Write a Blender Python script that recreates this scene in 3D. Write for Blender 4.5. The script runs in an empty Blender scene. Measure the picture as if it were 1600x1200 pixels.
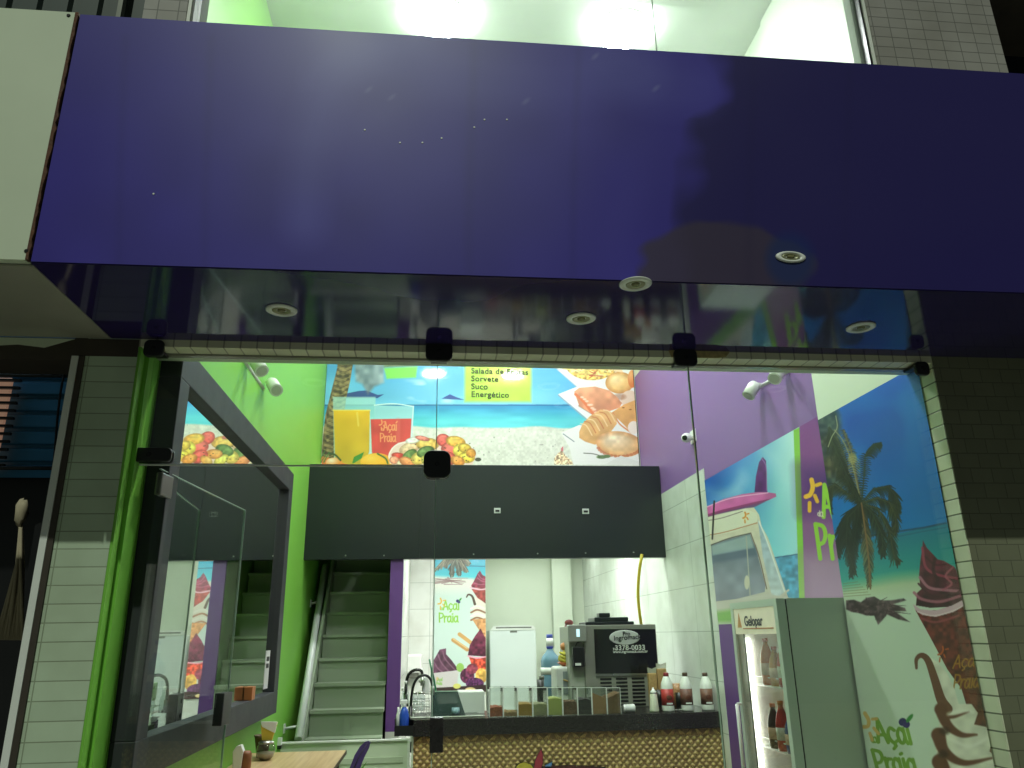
import bpy, bmesh, math, random
import numpy as np
from mathutils import Vector, Matrix
random.seed(7); rng = np.random.default_rng(7)
S = bpy.context.scene; C = S.collection
# ------------------------------------------------------------------ camera (at the origin, street pavement at z = -1.65)
YAW, PITCH, ROLL, FPX = 0.1074, 0.3172, -0.0166, 1192.74
GZ = -1.65
_cy,_sy,_cp,_sp,_cr,_sr = math.cos(YAW),math.sin(YAW),math.cos(PITCH),math.sin(PITCH),math.cos(ROLL),math.sin(ROLL)
F = np.array([_sy*_cp,_cy*_cp,_sp]); _R=np.array([_cy,-_sy,0.]); _U=np.cross(_R,F)
R = _R*_cr+_U*_sr; U = _U*_cr-_R*_sr
cam = bpy.data.cameras.new('camera'); camo = bpy.data.objects.new('camera', cam); C.objects.link(camo)
cam.sensor_width = 36; cam.lens = 36*FPX/1600; cam.clip_start = .05; cam.clip_end = 300
camo.matrix_world = Matrix(((R[0],U[0],-F[0],0),(R[1],U[1],-F[1],0),(R[2],U[2],-F[2],0),(0,0,0,1)))
S.camera = camo
# ------------------------------------------------------------------ world (night) and the one street light direction
w = bpy.data.worlds.new('World'); S.world = w; w.use_nodes = True
bg = w.node_tree.nodes['Background']; bg.inputs[0].default_value = (.55,.68,.6,1); bg.inputs[1].default_value = .105
sl = bpy.data.lights.new('street_light','SUN'); sl.energy = 1.45; sl.angle = math.radians(.6); sl.color = (.9,1,.84)
so = bpy.data.objects.new('street_light', sl); C.objects.link(so)
so.rotation_euler = Vector((.10,.727,-.89)).to_track_quat('-Z','Y').to_euler()
S.view_settings.view_transform = 'Standard'; S.view_settings.look = 'None'; S.view_settings.exposure = 0; S.view_settings.gamma = 1
S.cycles.max_bounces = 9; S.cycles.diffuse_bounces = 4; S.cycles.glossy_bounces = 5; S.cycles.transparent_max_bounces = 16
S.cycles.transmission_bounces = 4; S.cycles.caustics_reflective = False; S.cycles.sample_clamp_indirect = 4; S.cycles.blur_glossy = .3

# ------------------------------------------------------------------ photograph pixel -> point on a plane of the place
def ray(px,py): return F+R*(px-800)/FPX-U*(py-600)/FPX
def on(px,py,ax,v):
    d = ray(px,py); return Vector(d*(v/d[ax]))
def pX(px,py,X): return on(px,py,0,X)
def pY(px,py,Y): return on(px,py,1,Y)
def pZ(px,py,Z): return on(px,py,2,Z)
def lin(c):
    o=[]
    for v in c[:3]:
        v=v/255.; o.append(v/12.92 if v<=.04045 else ((v+.055)/1.055)**2.4)
    return tuple(o)
# ------------------------------------------------------------------ materials
def nm(name):
    m = bpy.data.materials.new(name); m.use_nodes = True; nt = m.node_tree
    return m, nt, nt.nodes['Principled BSDF']
def P(name, col, rough=.5, metal=0, var=.06, scale=6, bump=0, bscale=60, spec=.5, emis=None, es=0, coat=0, trans=0, alpha=1):
    """procedural paint / plastic / stone: colour broken by noise, optional bump"""
    m, nt, b = nm(name); N = nt.nodes; L = nt.links
    c = lin(col)
    b.inputs['Roughness'].default_value = rough; b.inputs['Metallic'].default_value = metal
    b.inputs['Specular IOR Level'].default_value = spec; b.inputs['Coat Weight'].default_value = coat
    b.inputs['Transmission Weight'].default_value = trans; b.inputs['Alpha'].default_value = alpha
    tc = N.new('ShaderNodeTexCoord'); nz = N.new('ShaderNodeTexNoise'); nz.inputs['Scale'].default_value = scale; nz.inputs['Detail'].default_value = 5
    L.new(tc.outputs['Object'], nz.inputs['Vector'])
    mx = N.new('ShaderNodeMix'); mx.data_type = 'RGBA'
    mx.inputs['A'].default_value = (*[max(0,v*(1-var*1.6)) for v in c],1); mx.inputs['B'].default_value = (*[min(1,v*(1+var*1.2)) for v in c],1)
    L.new(nz.outputs['Fac'], mx.inputs['Factor']); L.new(mx.outputs['Result'], b.inputs['Base Color'])
    mr = N.new('ShaderNodeMapRange'); mr.inputs['To Min'].default_value = max(.01,rough*.85); mr.inputs['To Max'].default_value = min(1,rough*1.2)
    L.new(nz.outputs['Fac'], mr.inputs['Value']); L.new(mr.outputs['Result'], b.inputs['Roughness'])
    if bump:
        n2 = N.new('ShaderNodeTexNoise'); n2.inputs['Scale'].default_value = bscale; L.new(tc.outputs['Object'], n2.inputs['Vector'])
        bp = N.new('ShaderNodeBump'); bp.inputs['Strength'].default_value = bump; bp.inputs['Distance'].default_value = .01
        L.new(n2.outputs['Fac'], bp.inputs['Height']); L.new(bp.outputs['Normal'], b.inputs['Normal'])
    if emis: b.inputs['Emission Color'].default_value = (*lin(emis),1); b.inputs['Emission Strength'].default_value = es
    return m
def tile_mat(name, col, grout, tw, th, axis='X', rough=.35, mortar=.004, var=.06, off=0., bump=.4):
    """tiles laid on a wall: axis names the horizontal direction of the courses"""
    m, nt, b = nm(name); N = nt.nodes; L = nt.links
    tc = N.new('ShaderNodeTexCoord'); sp = N.new('ShaderNodeSeparateXYZ'); cb = N.new('ShaderNodeCombineXYZ')
    L.new(tc.outputs['Object'], sp.inputs[0]); L.new(sp.outputs[axis], cb.inputs[0]); L.new(sp.outputs['Z'], cb.inputs[1])
    bt = N.new('ShaderNodeTexBrick'); bt.offset = off; bt.inputs['Scale'].default_value = 1
    bt.inputs['Brick Width'].default_value = tw; bt.inputs['Row Height'].default_value = th; bt.inputs['Mortar Size'].default_value = mortar
    bt.inputs['Mortar Smooth'].default_value = .3; bt.inputs['Bias'].default_value = 0
    c = lin(col)
    bt.inputs['Color1'].default_value = (*[v*(1-var) for v in c],1); bt.inputs['Color2'].default_value = (*[min(1,v*(1+var)) for v in c],1)
    bt.inputs['Mortar'].default_value = (*lin(grout),1)
    L.new(cb.outputs[0], bt.inputs['Vector'])
    nz = N.new('ShaderNodeTexNoise'); nz.inputs['Scale'].default_value = 3.2; nz.inputs['Detail'].default_value = 6; L.new(tc.outputs['Object'], nz.inputs['Vector'])
    mx = N.new('ShaderNodeMix'); mx.data_type='RGBA'; mx.blend_type='MULTIPLY'; mx.inputs['Factor'].default_value = .35
    L.new(bt.outputs['Color'], mx.inputs['A']); L.new(nz.outputs['Fac'], mx.inputs['B']); 
    cr = N.new('ShaderNodeValToRGB'); cr.color_ramp.elements[0].position=.3; cr.color_ramp.elements[0].color=(.55,.52,.45,1); cr.color_ramp.elements[1].position=.6; cr.color_ramp.elements[1].color=(1,1,1,1)
    L.new(nz.outputs['Fac'], cr.inputs[0]); L.new(cr.outputs[0], mx.inputs['B']); L.new(mx.outputs['Result'], b.inputs['Base Color'])
    b.inputs['Roughness'].default_value = rough
    bp = N.new('ShaderNodeBump'); bp.inputs['Strength'].default_value = bump; bp.inputs['Distance'].default_value = .004; bp.invert = True
    L.new(bt.outputs['Fac'], bp.inputs['Height']); L.new(bp.outputs['Normal'], b.inputs['Normal'])
    return m
def glass_mat(name, tint=(.93,.97,.94), refl=1.0, rough=.0):
    m = bpy.data.materials.new(name); m.use_nodes = True; nt = m.node_tree; N = nt.nodes; L = nt.links; N.clear()
    o = N.new('ShaderNodeOutputMaterial'); t = N.new('ShaderNodeBsdfTransparent'); g = N.new('ShaderNodeBsdfGlossy'); mx = N.new('ShaderNodeMixShader')
    ge = N.new('ShaderNodeNewGeometry'); dt = N.new('ShaderNodeVectorMath'); dt.operation='DOT_PRODUCT'; L.new(ge.outputs['Incoming'], dt.inputs[0]); L.new(ge.outputs['Normal'], dt.inputs[1])
    def mth(op,a,b=None):
        q=N.new('ShaderNodeMath'); q.operation=op
        for i,v in enumerate((a,b)):
            if v is None: continue
            if hasattr(v,'links'): L.new(v,q.inputs[i])
            else: q.inputs[i].default_value=v
        return q.outputs[0]
    f5 = mth('POWER', mth('SUBTRACT',1., mth('ABSOLUTE', dt.outputs['Value'])), 5.)
    fr_ = mth('ADD', mth('MULTIPLY', f5, .96), .04); ml = N.new('ShaderNodeMath'); ml.operation='MULTIPLY'; ml.inputs[1].default_value = refl
    t.inputs[0].default_value = (*tint,1); g.inputs['Roughness'].default_value = rough
    L.new(fr_, ml.inputs[0]); L.new(ml.outputs[0], mx.inputs[0]); L.new(t.outputs[0], mx.inputs[1]); L.new(g.outputs[0], mx.inputs[2]); L.new(mx.outputs[0], o.inputs[0])
    return m
def emit_mat(name, col, s):
    m, nt, b = nm(name); b.inputs['Base Color'].default_value = (.8,.8,.8,1)
    b.inputs['Emission Color'].default_value = (*col,1); b.inputs['Emission Strength'].default_value = s; return m
def print_mat(name, rough=.35, es=0, coat=0.):
    m, nt, b = nm(name); a = nt.nodes.new('ShaderNodeVertexColor'); a.layer_name = 'Col'
    nt.links.new(a.outputs['Color'], b.inputs['Base Color']); b.inputs['Roughness'].default_value = rough; b.inputs['Coat Weight'].default_value = coat
    b.inputs['Coat Roughness'].default_value = .06
    return m
# ------------------------------------------------------------------ mesh collector
class MB:
    def __init__(s): s.v=[]; s.f=[]; s.sm=[]
    def add(s, vs, fs, smooth=False):
        o=len(s.v); s.v += [tuple(v) for v in vs]; s.f += [tuple(i+o for i in f) for f in fs]; s.sm += [smooth]*len(fs); return s
    def box(s, x0,x1,y0,y1,z0,z1):
        x0,x1=sorted((x0,x1)); y0,y1=sorted((y0,y1)); z0,z1=sorted((z0,z1))
        v=[(x0,y0,z0),(x1,y0,z0),(x1,y1,z0),(x0,y1,z0),(x0,y0,z1),(x1,y0,z1),(x1,y1,z1),(x0,y1,z1)]
        return s.add(v,[(0,3,2,1),(4,5,6,7),(0,1,5,4),(1,2,6,5),(2,3,7,6),(3,0,4,7)])
    def hexa(s, v): return s.add(v,[(0,3,2,1),(4,5,6,7),(0,1,5,4),(1,2,6,5),(2,3,7,6),(3,0,4,7)])
    def prism(s, pts, d):
        """closed outline of 3-D points pushed along vector d"""
        n=len(pts); d=Vector(d); a=[Vector(p) for p in pts]
        return s.add(a+[p+d for p in a],[tuple(range(n))[::-1],tuple(range(n,2*n))]+[(i,(i+1)%n,n+(i+1)%n,n+i) for i in range(n)])
    def tube(s, pts, r, n=10, caps=True):
        pts=[Vector(p) for p in pts]; rs = r if isinstance(r,(list,tuple)) else [r]*len(pts); vs=[]; fs=[]; a0=None
        for i,p in enumerate(pts):
            t=(pts[min(i+1,len(pts)-1)]-pts[max(i-1,0)]).normalized()
            if a0 is None: a0 = t.cross(Vector((0,0,1))) if abs(t.z)<.8 else t.cross(Vector((0,1,0)))
            a=(a0-t*a0.dot(t)).normalized(); a0=a; b=t.cross(a)
            for k in range(n):
                q=2*math.pi*k/n; vs.append(p+(a*math.cos(q)+b*math.sin(q))*rs[i])
        for i in range(len(pts)-1):
            for k in range(n): fs.append((i*n+k,i*n+(k+1)%n,(i+1)*n+(k+1)%n,(i+1)*n+k))
        s.add(vs,fs,True)
        if caps: s.add(vs[:n],[tuple(range(n))]); s.add(vs[-n:],[tuple(range(n))[::-1]])
        return s
    def lathe(s, c, prof, n=20, ax='z', sx=1):
        vs=[];fs=[]
        for (r,h) in prof:
            for k in range(n):
                q=2*math.pi*k/n; a,b=r*math.cos(q)*sx,r*math.sin(q)
                vs.append({'z':(c[0]+a,c[1]+b,c[2]+h),'y':(c[0]+a,c[1]+h,c[2]+b),'x':(c[0]+h,c[1]+a,c[2]+b)}[ax])
        for i in range(len(prof)-1):
            for k in range(n): fs.append((i*n+k,i*n+(k+1)%n,(i+1)*n+(k+1)%n,(i+1)*n+k))
        s.add(vs,fs,True)
        s.add(vs[:n],[tuple(range(n))[::-1]]); s.add(vs[-n:],[tuple(range(n))]); return s
    def blob(s, c, rx, ry, rz, n=10, rough=0):
        vs=[];fs=[]
        for i in range(n+1):
            th=math.pi*i/n
            for k in range(2*n):
                q=math.pi*k/n; j=1+rough*(random.random()-.5)
                vs.append((c[0]+rx*j*math.sin(th)*math.cos(q),c[1]+ry*j*math.sin(th)*math.sin(q),c[2]+rz*j*math.cos(th)))
        for i in range(n):
            for k in range(2*n): fs.append((i*2*n+k,i*2*n+(k+1)%(2*n),(i+1)*2*n+(k+1)%(2*n),(i+1)*2*n+k))
        return s.add(vs,fs,True)
    def build(s, name, mat, parent=None, bevel=0, seg=2):
        me=bpy.data.meshes.new(name); me.from_pydata(s.v,[],s.f); me.update()
        me.polygons.foreach_set('use_smooth', s.sm)
        bm=bmesh.new(); bm.from_mesh(me); bmesh.ops.remove_doubles(bm,verts=bm.verts,dist=1e-6); bmesh.ops.recalc_face_normals(bm,faces=bm.faces); bm.to_mesh(me); bm.free()
        o=bpy.data.objects.new(name,me); C.objects.link(o); me.materials.append(mat)
        if bevel:
            b=o.modifiers.new('bevel','BEVEL'); b.width=bevel; b.segments=seg; b.limit_method='ANGLE'; b.angle_limit=.7
        if parent: o.parent=parent
        return o
def tag(o, label, cat, group=None):
    o['label']=label; o['category']=cat
    if group: o['group']=group
    return o
def thing(name, label, cat, group=None):
    o=bpy.data.objects.new(name,None); o.empty_display_size=.1; C.objects.link(o); return tag(o,label,cat,group)
def struct(o): o['kind']='structure'; return o
def rect(px0,py0,px1,py1,Y):
    """x0,x1,z0,z1 of what covers these photograph pixels when it stands at depth Y"""
    a=pY(px0,py1,Y); b=pY(px1,py1,Y); t=pY((px0+px1)/2,py0,Y); return a.x,b.x,(a.z+b.z)/2,t.z
def text(body, name, mat, parent, origin, ex, ez, size, bold=0., depth=.0, spacing=1.):
    cu=bpy.data.curves.new(name,'FONT'); cu.body=body; cu.size=1; cu.offset=bold; cu.extrude=.004; cu.space_character=spacing
    t=bpy.data.objects.new('tmp',cu); C.objects.link(t)
    me=bpy.data.meshes.new_from_object(t.evaluated_get(bpy.context.evaluated_depsgraph_get())); bpy.data.objects.remove(t)
    ex=Vector(ex).normalized(); ez=Vector(ez).normalized(); n=ex.cross(ez)
    o=bpy.data.objects.new(name,me); C.objects.link(o); me.name=name
    M=Matrix((ex*size,ez*size,n*.25)).transposed().to_4x4(); me.transform(Matrix.Translation(Vector(origin))@M)
    me.materials.clear(); me.materials.append(mat); o.parent=parent; return o

# ------------------------------------------------------------------ printed pictures: colours laid on a fine grid in the plane of the wall
def vnoise(x,y,sc,seed=0):
    g=np.random.default_rng(seed).random((64,64)); x=x/sc; y=y/sc
    xi=np.floor(x).astype(int); yi=np.floor(y).astype(int); fx=x-xi; fy=y-yi; fx=fx*fx*(3-2*fx); fy=fy*fy*(3-2*fy)
    a=g[xi%64,yi%64]; b=g[(xi+1)%64,yi%64]; c=g[xi%64,(yi+1)%64]; d=g[(xi+1)%64,(yi+1)%64]
    return (a*(1-fx)+b*fx)*(1-fy)+(c*(1-fx)+d*fx)*fy
class Art:
    """ax: axis the wall is perpendicular to (0 or 1); (a0,a1) range along the wall, (z0,z1) height; brushes are given in photograph pixels"""
    def __init__(s, ax, v, a0, a1, z0, z1, na, nz_, base=(255,255,255)):
        s.ax,s.v,s.na,s.nz=ax,v,na,nz_
        A,Z=np.meshgrid(np.linspace(a0,a1,na),np.linspace(z0,z1,nz_)); s.A,s.Z=A,Z
        X=np.full_like(A,v) if ax==0 else A; Y=A if ax==0 else np.full_like(A,v)
        s.W=np.stack([X,Y,Z],-1); d=s.W@F; s.PX=800+FPX*(s.W@R)/d; s.PY=600-FPX*(s.W@U)/d
        s.c=np.empty(A.shape+(3,)); s.c[:]=base
    def _box(s,x0,y0,x1,y1):
        m=(s.PX>=x0)&(s.PX<=x1)&(s.PY>=y0)&(s.PY<=y1); i=np.nonzero(m); return i
    def put(s,i,al,col,noise=0,nsc=6):
        col=np.array(col,float)
        if col.ndim==1: col=np.broadcast_to(col,(len(i[0]),3))
        if noise: col=col*(1+noise*(vnoise(s.PX[i]+300,s.PY[i]+300,nsc,3)-.5)[:,None]*2)
        al=np.clip(al,0,1)[:,None]; s.c[i]=s.c[i]*(1-al)+col*al
    def fill(s,fn): s.c[:]=fn(s.PX,s.PY,s.Z,s.A)
    def poly(s,pts,col,al=1,soft=.8,noise=0,nsc=6,col2=None):
        p=np.array(pts,float); x0,y0=p.min(0)-3-soft; x1,y1=p.max(0)+3+soft; i=s._box(x0,y0,x1,y1)
        if not len(i[0]): return
        X,Y=s.PX[i],s.PY[i]; ins=np.zeros(len(X),bool); dm=np.full(len(X),1e9)
        for k in range(len(p)):
            a=p[k]; b=p[(k+1)%len(p)]; 
            c=((a[1]>Y)!=(b[1]>Y))
            with np.errstate(divide='ignore',invalid='ignore'): xc=(b[0]-a[0])*(Y-a[1])/(b[1]-a[1]+1e-12)+a[0]
            ins^=c&(X<xc); d=b-a; t=np.clip(((X-a[0])*d[0]+(Y-a[1])*d[1])/(d@d+1e-9),0,1); dm=np.minimum(dm,np.hypot(X-a[0]-t*d[0],Y-a[1]-t*d[1]))
        sd=np.where(ins,dm,-dm); al_=al*np.clip(.5+sd/soft,0,1)
        if col2 is not None:
            g=((Y-p[:,1].min())/(np.ptp(p[:,1])+1e-9))[:,None]; col=np.array(col)*(1-g)+np.array(col2)*g
        s.put(i,al_,col,noise,nsc)
    def ell(s,cx,cy,rx,ry,col,rot=0,al=1,soft=.8,noise=0,nsc=6,hi=None,edge=None):
        r=max(rx,ry)+4; i=s._box(cx-r,cy-r,cx+r,cy+r)
        if not len(i[0]): return
        c,q=math.cos(rot),math.sin(rot); dx,dy=s.PX[i]-cx,s.PY[i]-cy; u=(dx*c+dy*q)/rx; v=(-dx*q+dy*c)/ry; d=np.hypot(u,v)
        col=np.broadcast_to(np.array(col,float),(len(dx),3))
        if hi is not None:
            h=np.clip(1.1-np.hypot(u+.35,v+.45),0,1)[:,None]; col=col*(1-h)+np.array(hi)*h
        if edge is not None:
            h=np.clip((d-.6)/.4,0,1)[:,None]*.8; col=col*(1-h)+np.array(edge)*h
        s.put(i,al*np.clip(.5+(1-d)*min(rx,ry)/soft,0,1),col,noise,nsc)
    def line(s,pts,w,col,al=1,soft=.9,noise=0):
        """stroke: w one width or (start, end)"""
        p=np.array(pts,float); w0,w1=(w,w) if not isinstance(w,(tuple,list)) else w; m=max(w0,w1)+2
        i=s._box(*(p.min(0)-m),*(p.max(0)+m))
        if not len(i[0]): return
        X,Y=s.PX[i],s.PY[i]; best=np.full(len(X),-1e9); L=max(len(p)-1,1)
        for k in range(len(p)-1):
            a,b=p[k],p[k+1]; d=b-a; t=np.clip(((X-a[0])*d[0]+(Y-a[1])*d[1])/(d@d+1e-9),0,1)
            ww=(w0+(w1-w0)*(k+t)/L)/2; best=np.maximum(best,ww-np.hypot(X-a[0]-t*d[0],Y-a[1]-t*d[1]))
        s.put(i,al*np.clip(.5+best/soft,0,1),col,noise)
    def curve(s,pts,w,col,al=1,n=14,**k):
        p=np.array(pts,float); out=[]; m=len(p)
        q=np.vstack([2*p[0]-p[1],p,2*p[-1]-p[-2]])
        for j in range(1,m):
            a,b,c,d=q[j-1],q[j],q[j+1],q[j+2]
            for t in np.linspace(0,1,n//(m-1)+3)[:-1]:
                out.append(.5*((2*b)+(-a+c)*t+(2*a-5*b+4*c-d)*t*t+(-a+3*b-3*c+d)*t**3))
        out.append(p[-1]); s.line(out,w,col,al,**k)
    def build(s,name,mat,parent=None):
        na,nz_=s.na,s.nz; me=bpy.data.meshes.new(name); nv=na*nz_; nf=(na-1)*(nz_-1)
        me.vertices.add(nv); me.vertices.foreach_set('co',s.W.reshape(-1).astype(np.float32))
        idx=np.arange(nv).reshape(nz_,na); q=np.stack([idx[:-1,:-1],idx[:-1,1:],idx[1:,1:],idx[1:,:-1]],-1).reshape(-1)
        me.loops.add(nf*4); me.loops.foreach_set('vertex_index',q.astype(np.int32))
        me.polygons.add(nf); me.polygons.foreach_set('loop_start',np.arange(0,nf*4,4,dtype=np.int32)); me.polygons.foreach_set('loop_total',np.full(nf,4,np.int32))
        me.update(calc_edges=True)
        c=np.clip(s.c,0,255)/255.; l=np.where(c<=.04045,c/12.92,((c+.055)/1.055)**2.4)
        at=me.color_attributes.new('Col','FLOAT_COLOR','POINT'); at.data.foreach_set('color',np.concatenate([l,np.ones(l.shape[:2]+(1,))],-1).reshape(-1).astype(np.float32))
        o=bpy.data.objects.new(name,me); C.objects.link(o); me.materials.append(mat)
        if parent: o.parent=parent
        return o
LET = {'A':[[(0,0),(.38,1.55),(.8,0)],[(.15,.5),(.7,.5)]],
 'c':[[(.6,.85),(.3,1.0),(.05,.7),(.05,.3),(.3,.02),(.62,.15)],[(.35,0),(.42,-.2),(.2,-.38)]],
 'a':[[(.58,.8),(.3,1.0),(.04,.6),(.1,.12),(.35,.03),(.58,.4)],[(.6,1.0),(.6,.2),(.72,0)]],
 'i':[[(.1,1.0),(.1,0)]],
 'I':[[(.1,1.0),(.1,0)],[(.05,1.35),(.3,1.6)]],
 'P':[[(.08,0),(.05,1.5)],[(.05,1.5),(.6,1.4),(.72,1.05),(.5,.72),(.1,.62)]],
 'r':[[(.08,1.0),(.1,0)],[(.1,.6),(.3,.95),(.55,.95)]],
 'd':[[(.5,.6),(.2,.7),(.1,.3),(.3,.05),(.5,.2)],[(.52,1.2),(.52,0)]],
 '.':[[(.05,1.32),(.15,1.36)]]}
def word(a,seq,o,ux,uy,w,col,**k):
    x=0
    for ch,adv in seq:
        for st in LET[ch]:
            pts=[(o[0]+ux[0]*(x+p[0])+uy[0]*p[1], o[1]+ux[1]*(x+p[0])+uy[1]*p[1]) for p in st]
            (a.curve if len(pts)>3 else a.line)(pts,w,col,**k)
        x+=adv
def sun_sign(a,o,ux,uy,w,col,**k):
    T=lambda x,y:(o[0]+ux[0]*x+uy[0]*y,o[1]+ux[1]*x+uy[1]*y)
    a.curve([T(0,1.05),T(.16,.6),T(-.02,.2),T(-.42,.12)],w*1.1,col,**k)
    for p,q in [((.5,.68),(.85,.72)),((.42,.08),(.68,-.28)),((-.02,-.28),(.02,-.75))]: a.line([T(*p),T(*q)],w*.9,col,**k)
def logo(a,o,ux,uy,w,col,sun,berry=True,**k):
    """o: foot of the P"""
    word(a,[('P',.85),('r',.6),('a',.85),('i',.3),('a',.9)],o,ux,uy,w,col,**k); word(a,[('.',.1)],(o[0]+2.25*ux[0],o[1]+2.25*ux[1]),ux,uy,w,col,**k)
    T=lambda x,y:(o[0]+ux[0]*x+uy[0]*y,o[1]+ux[1]*x+uy[1]*y)
    word(a,[('A',.95),('c',.75),('a',.85),('I' if not berry else 'i',.4)],T(.75,2.05),ux,uy,w,col,**k)
    word(a,[('d',.6),('a',.7)],T(.15,2.0),(ux[0]*.38,ux[1]*.38),(uy[0]*.38,uy[1]*.38),w*.4,col,**k)
    sun_sign(a,T(.25,2.9),ux,uy,w,sun,**k)
    if berry:
        c=T(3.35,3.5); r=math.hypot(*uy)*.26; a.ell(c[0]-r*.5,c[1],r,r,(45,40,95)); a.ell(c[0]+r*.4,c[1]+r*.6,r*.9,r*.9,(60,45,110)); a.ell(c[0]+r*1.2,c[1]-r*.9,r*1.3,r*.5,(60,140,60),rot=-.9)
# ------------------------------------------------------------------ places
XL,XR,XJ,YF,YG,YC,ZB,ZT,CEIL,YM,YS = -1.27,2.47,2.43,3.30,3.40,2.573,1.273,2.36,4.45,8.73,7.99
LAMP = (.98,.98,1)
M = dict(
 green=P('green_paint',(121,188,70),.45,var=.03,scale=1.5), purple=P('purple_paint',(134,98,160),.5,var=.04,scale=1.5), purple_dark=P('deep_purple_paint',(104,66,136),.5,var=.04),
 white=P('white_paint',(214,222,206),.5,var=.03,scale=1.2), ceil=P('ceiling_paint',(178,192,176),.55,var=.03,scale=1),
 black=P('black_laminate',(30,36,38),.3,var=.08,scale=2,spec=.4), blackm=P('black_plastic',(16,16,18),.35), frame=P('charcoal_wood_frame',(40,44,46),.6,var=.1,scale=9),
 granite=P('dark_granite',(36,33,34),.18,var=.5,scale=80), steel=P('stainless_steel',(176,178,172),.28,metal=1,var=.05,scale=30), steeld=P('grey_sheet_metal',(110,112,106),.4,metal=.7),
 wplas=P('white_plastic',(226,228,224),.3), fridge_w=P('white_enamel',(204,212,210),.25,var=.02), cabinet=P('grey_green_enamel',(206,216,206),.5,var=.07,scale=2.5),
 wood=P('pale_wood',(196,168,122),.4,var=.15,scale=14), rust=P('rusty_edge',(96,62,44),.8,var=.5,scale=40,bump=.5), cream=P('cream_sheet_metal',(210,220,196),.45,var=.06,scale=2.2),
 soffit=P('grey_beige_metal_sheet',(164,162,148),.2,var=.15,scale=2,bump=.25,bscale=2.5), brown=P('brown_wood_post',(62,54,46),.6,var=.3,scale=12),
 tilec=tile_mat('column_tile',(186,204,178),(144,156,132),.5,.0712,'X',.5,.0026,off=0.), tiler=tile_mat('column_tile_right',(118,120,98),(92,94,76),.105,.0712,'X',.5,.0025,off=.5), tileu=tile_mat('upper_column_tile',(150,146,142),(100,98,94),.105,.0712,'X',.5,.003,off=0.),  # right column tiles coloured darker to carry the street light's falloff
 tilej=tile_mat('jamb_tile',(222,228,200),(120,126,104),.4,.0712,'Y',.4,.004), tilel=tile_mat('lintel_tile',(232,232,204),(176,172,148),.072,.4,'X',.5,.004),
 tilew=tile_mat('white_wall_tile',(222,228,220),(178,186,176),.8,.406,'Y',.16,.004,bump=.2,var=.02), tilewx=tile_mat('white_back_tile',(222,226,220),(178,186,178),.5,.36,'X',.2,.004,bump=.2,var=.02),
 vinyl=None, clabel=P('paper_label',(120,60,50),.5,var=.4,scale=60), glassedge=P('glass_edge',(176,200,184),.3), greentint=P('glass_edge_green',(70,110,80),.2),
 floor=tile_mat('floor_tile',(188,186,176),(140,138,130),.6,.6,'X',.25,.004), pave=P('pavement_concrete',(140,140,128),.8,var=.3,scale=4,bump=.5), stair=P('stair_metal',(132,146,124),.45,var=.06,scale=3),
 rail=P('white_rail_paint',(206,214,208),.3), dgreen=P('dark_green_paint',(60,90,58),.5), clear=glass_mat('clear_acrylic',(.93,.95,.93),1.0,.02), pane=glass_mat('window_glass',(.94,.975,.95),.9),
 white_s=P('satin_white',(230,232,226),.35),
)
# floor, pavement, ceiling
struct(MB().box(-14,14,-12,3.3,GZ-.2,GZ-.02).build('pavement',M['pave']))
struct(MB().box(XL-.1,XR+.1,3.3,13,GZ-.15,GZ).build('floor',M['floor']))
struct(MB().box(XL-.1,XR+.1,3.5,YM+.1,CEIL,CEIL+.1).box(XL,XR,3.5,4.36,CEIL-.035,CEIL-.001).build('ceiling',M['ceil']))
# walls of the shop
def wall(name,mb,mat,label): return tag(mb.build(name,mat),label,'wall')
wall('side_wall',MB().box(XL-.1,XL,3.5,12.7,GZ,CEIL),M['green'],'bright lime green side wall that carries the black framed mirror')
wall('side_wall',MB().box(XR,XR+.1,3.45,12.7,GZ,3.0),M['purple'],'purple upper side wall with the security camera')
wall('side_wall',MB().box(XR,XR+.1,3.45,12.7,3.0005,CEIL),M['white'],'pale topmost wall seen through the upper window')
wall('side_wall',MB().box(XJ,XR,3.45,4.45,1.262,CEIL-.04).box(XJ+.004,XR,3.45,4.45,GZ,1.262),M['white'],'pale wall section above the palm tree mural')
wall('tiled_wall',MB().box(XR-.006,XR,6.655,12.6,GZ,1.416),M['tilew'],'white tiled wall behind the ice cream machine, under the purple paint')
wall('purple_dado',MB().box(XR-.006,XR,4.46,6.65,GZ,.052),M['purple_dark'],'deep purple wall strip between counter and drinks fridge')
wall('mural_wall',MB().box(XL,XR,YM+.012,YM+.1,1.41,CEIL),M['white'],'high wall directly behind the big beach mural')
mw=wall('mezzanine_slab',MB().box(XL,-.345,8.1,11.5,1.6,1.7).box(-.345,XR,8.1,12.7,1.3,1.4),M['white'],'white ceiling slab over the kitchen')
mw['category']='slab'
bk=thing('kitchen_back_wall','white tiled kitchen wall behind the sink and the upright white freezer','wall')
xb=pY(759,1000,11.25).x
MB().box(-.4,xb,11.25,11.4,GZ,1.3).build('tiled_section',M['tilewx'],bk)
MB().box(xb-.05,XR,12.6,12.7,GZ,1.3).box(xb-.05,xb-.0,11.4,12.6,GZ,1.3).build('painted_section',M['white'],bk)
a=pY(866,1000,12.4).x; b=pY(896,1000,12.4).x
MB().box(a,b,12.4,12.6,GZ,1.3).build('pilaster',M['white'],bk)
pt=thing('partition_wall','narrow purple ended partition between the stairs and the kitchen','wall')
MB().box(-.40,-.285,8.06,11.25,GZ,1.3).build('wall_core',M['tilew'],pt)
MB().box(-.405,-.275,8.02,8.06,-.86,.7475).build('purple_end',M['purple_dark'],pt)
MB().box(-.404,-.276,8.02,8.06,GZ,-.862).build('white_base',M['white'],pt)
MB().box(-.406,-.4,8.07,11.25,GZ,1.4).build('stair_side',M['stair'],pt)
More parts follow.
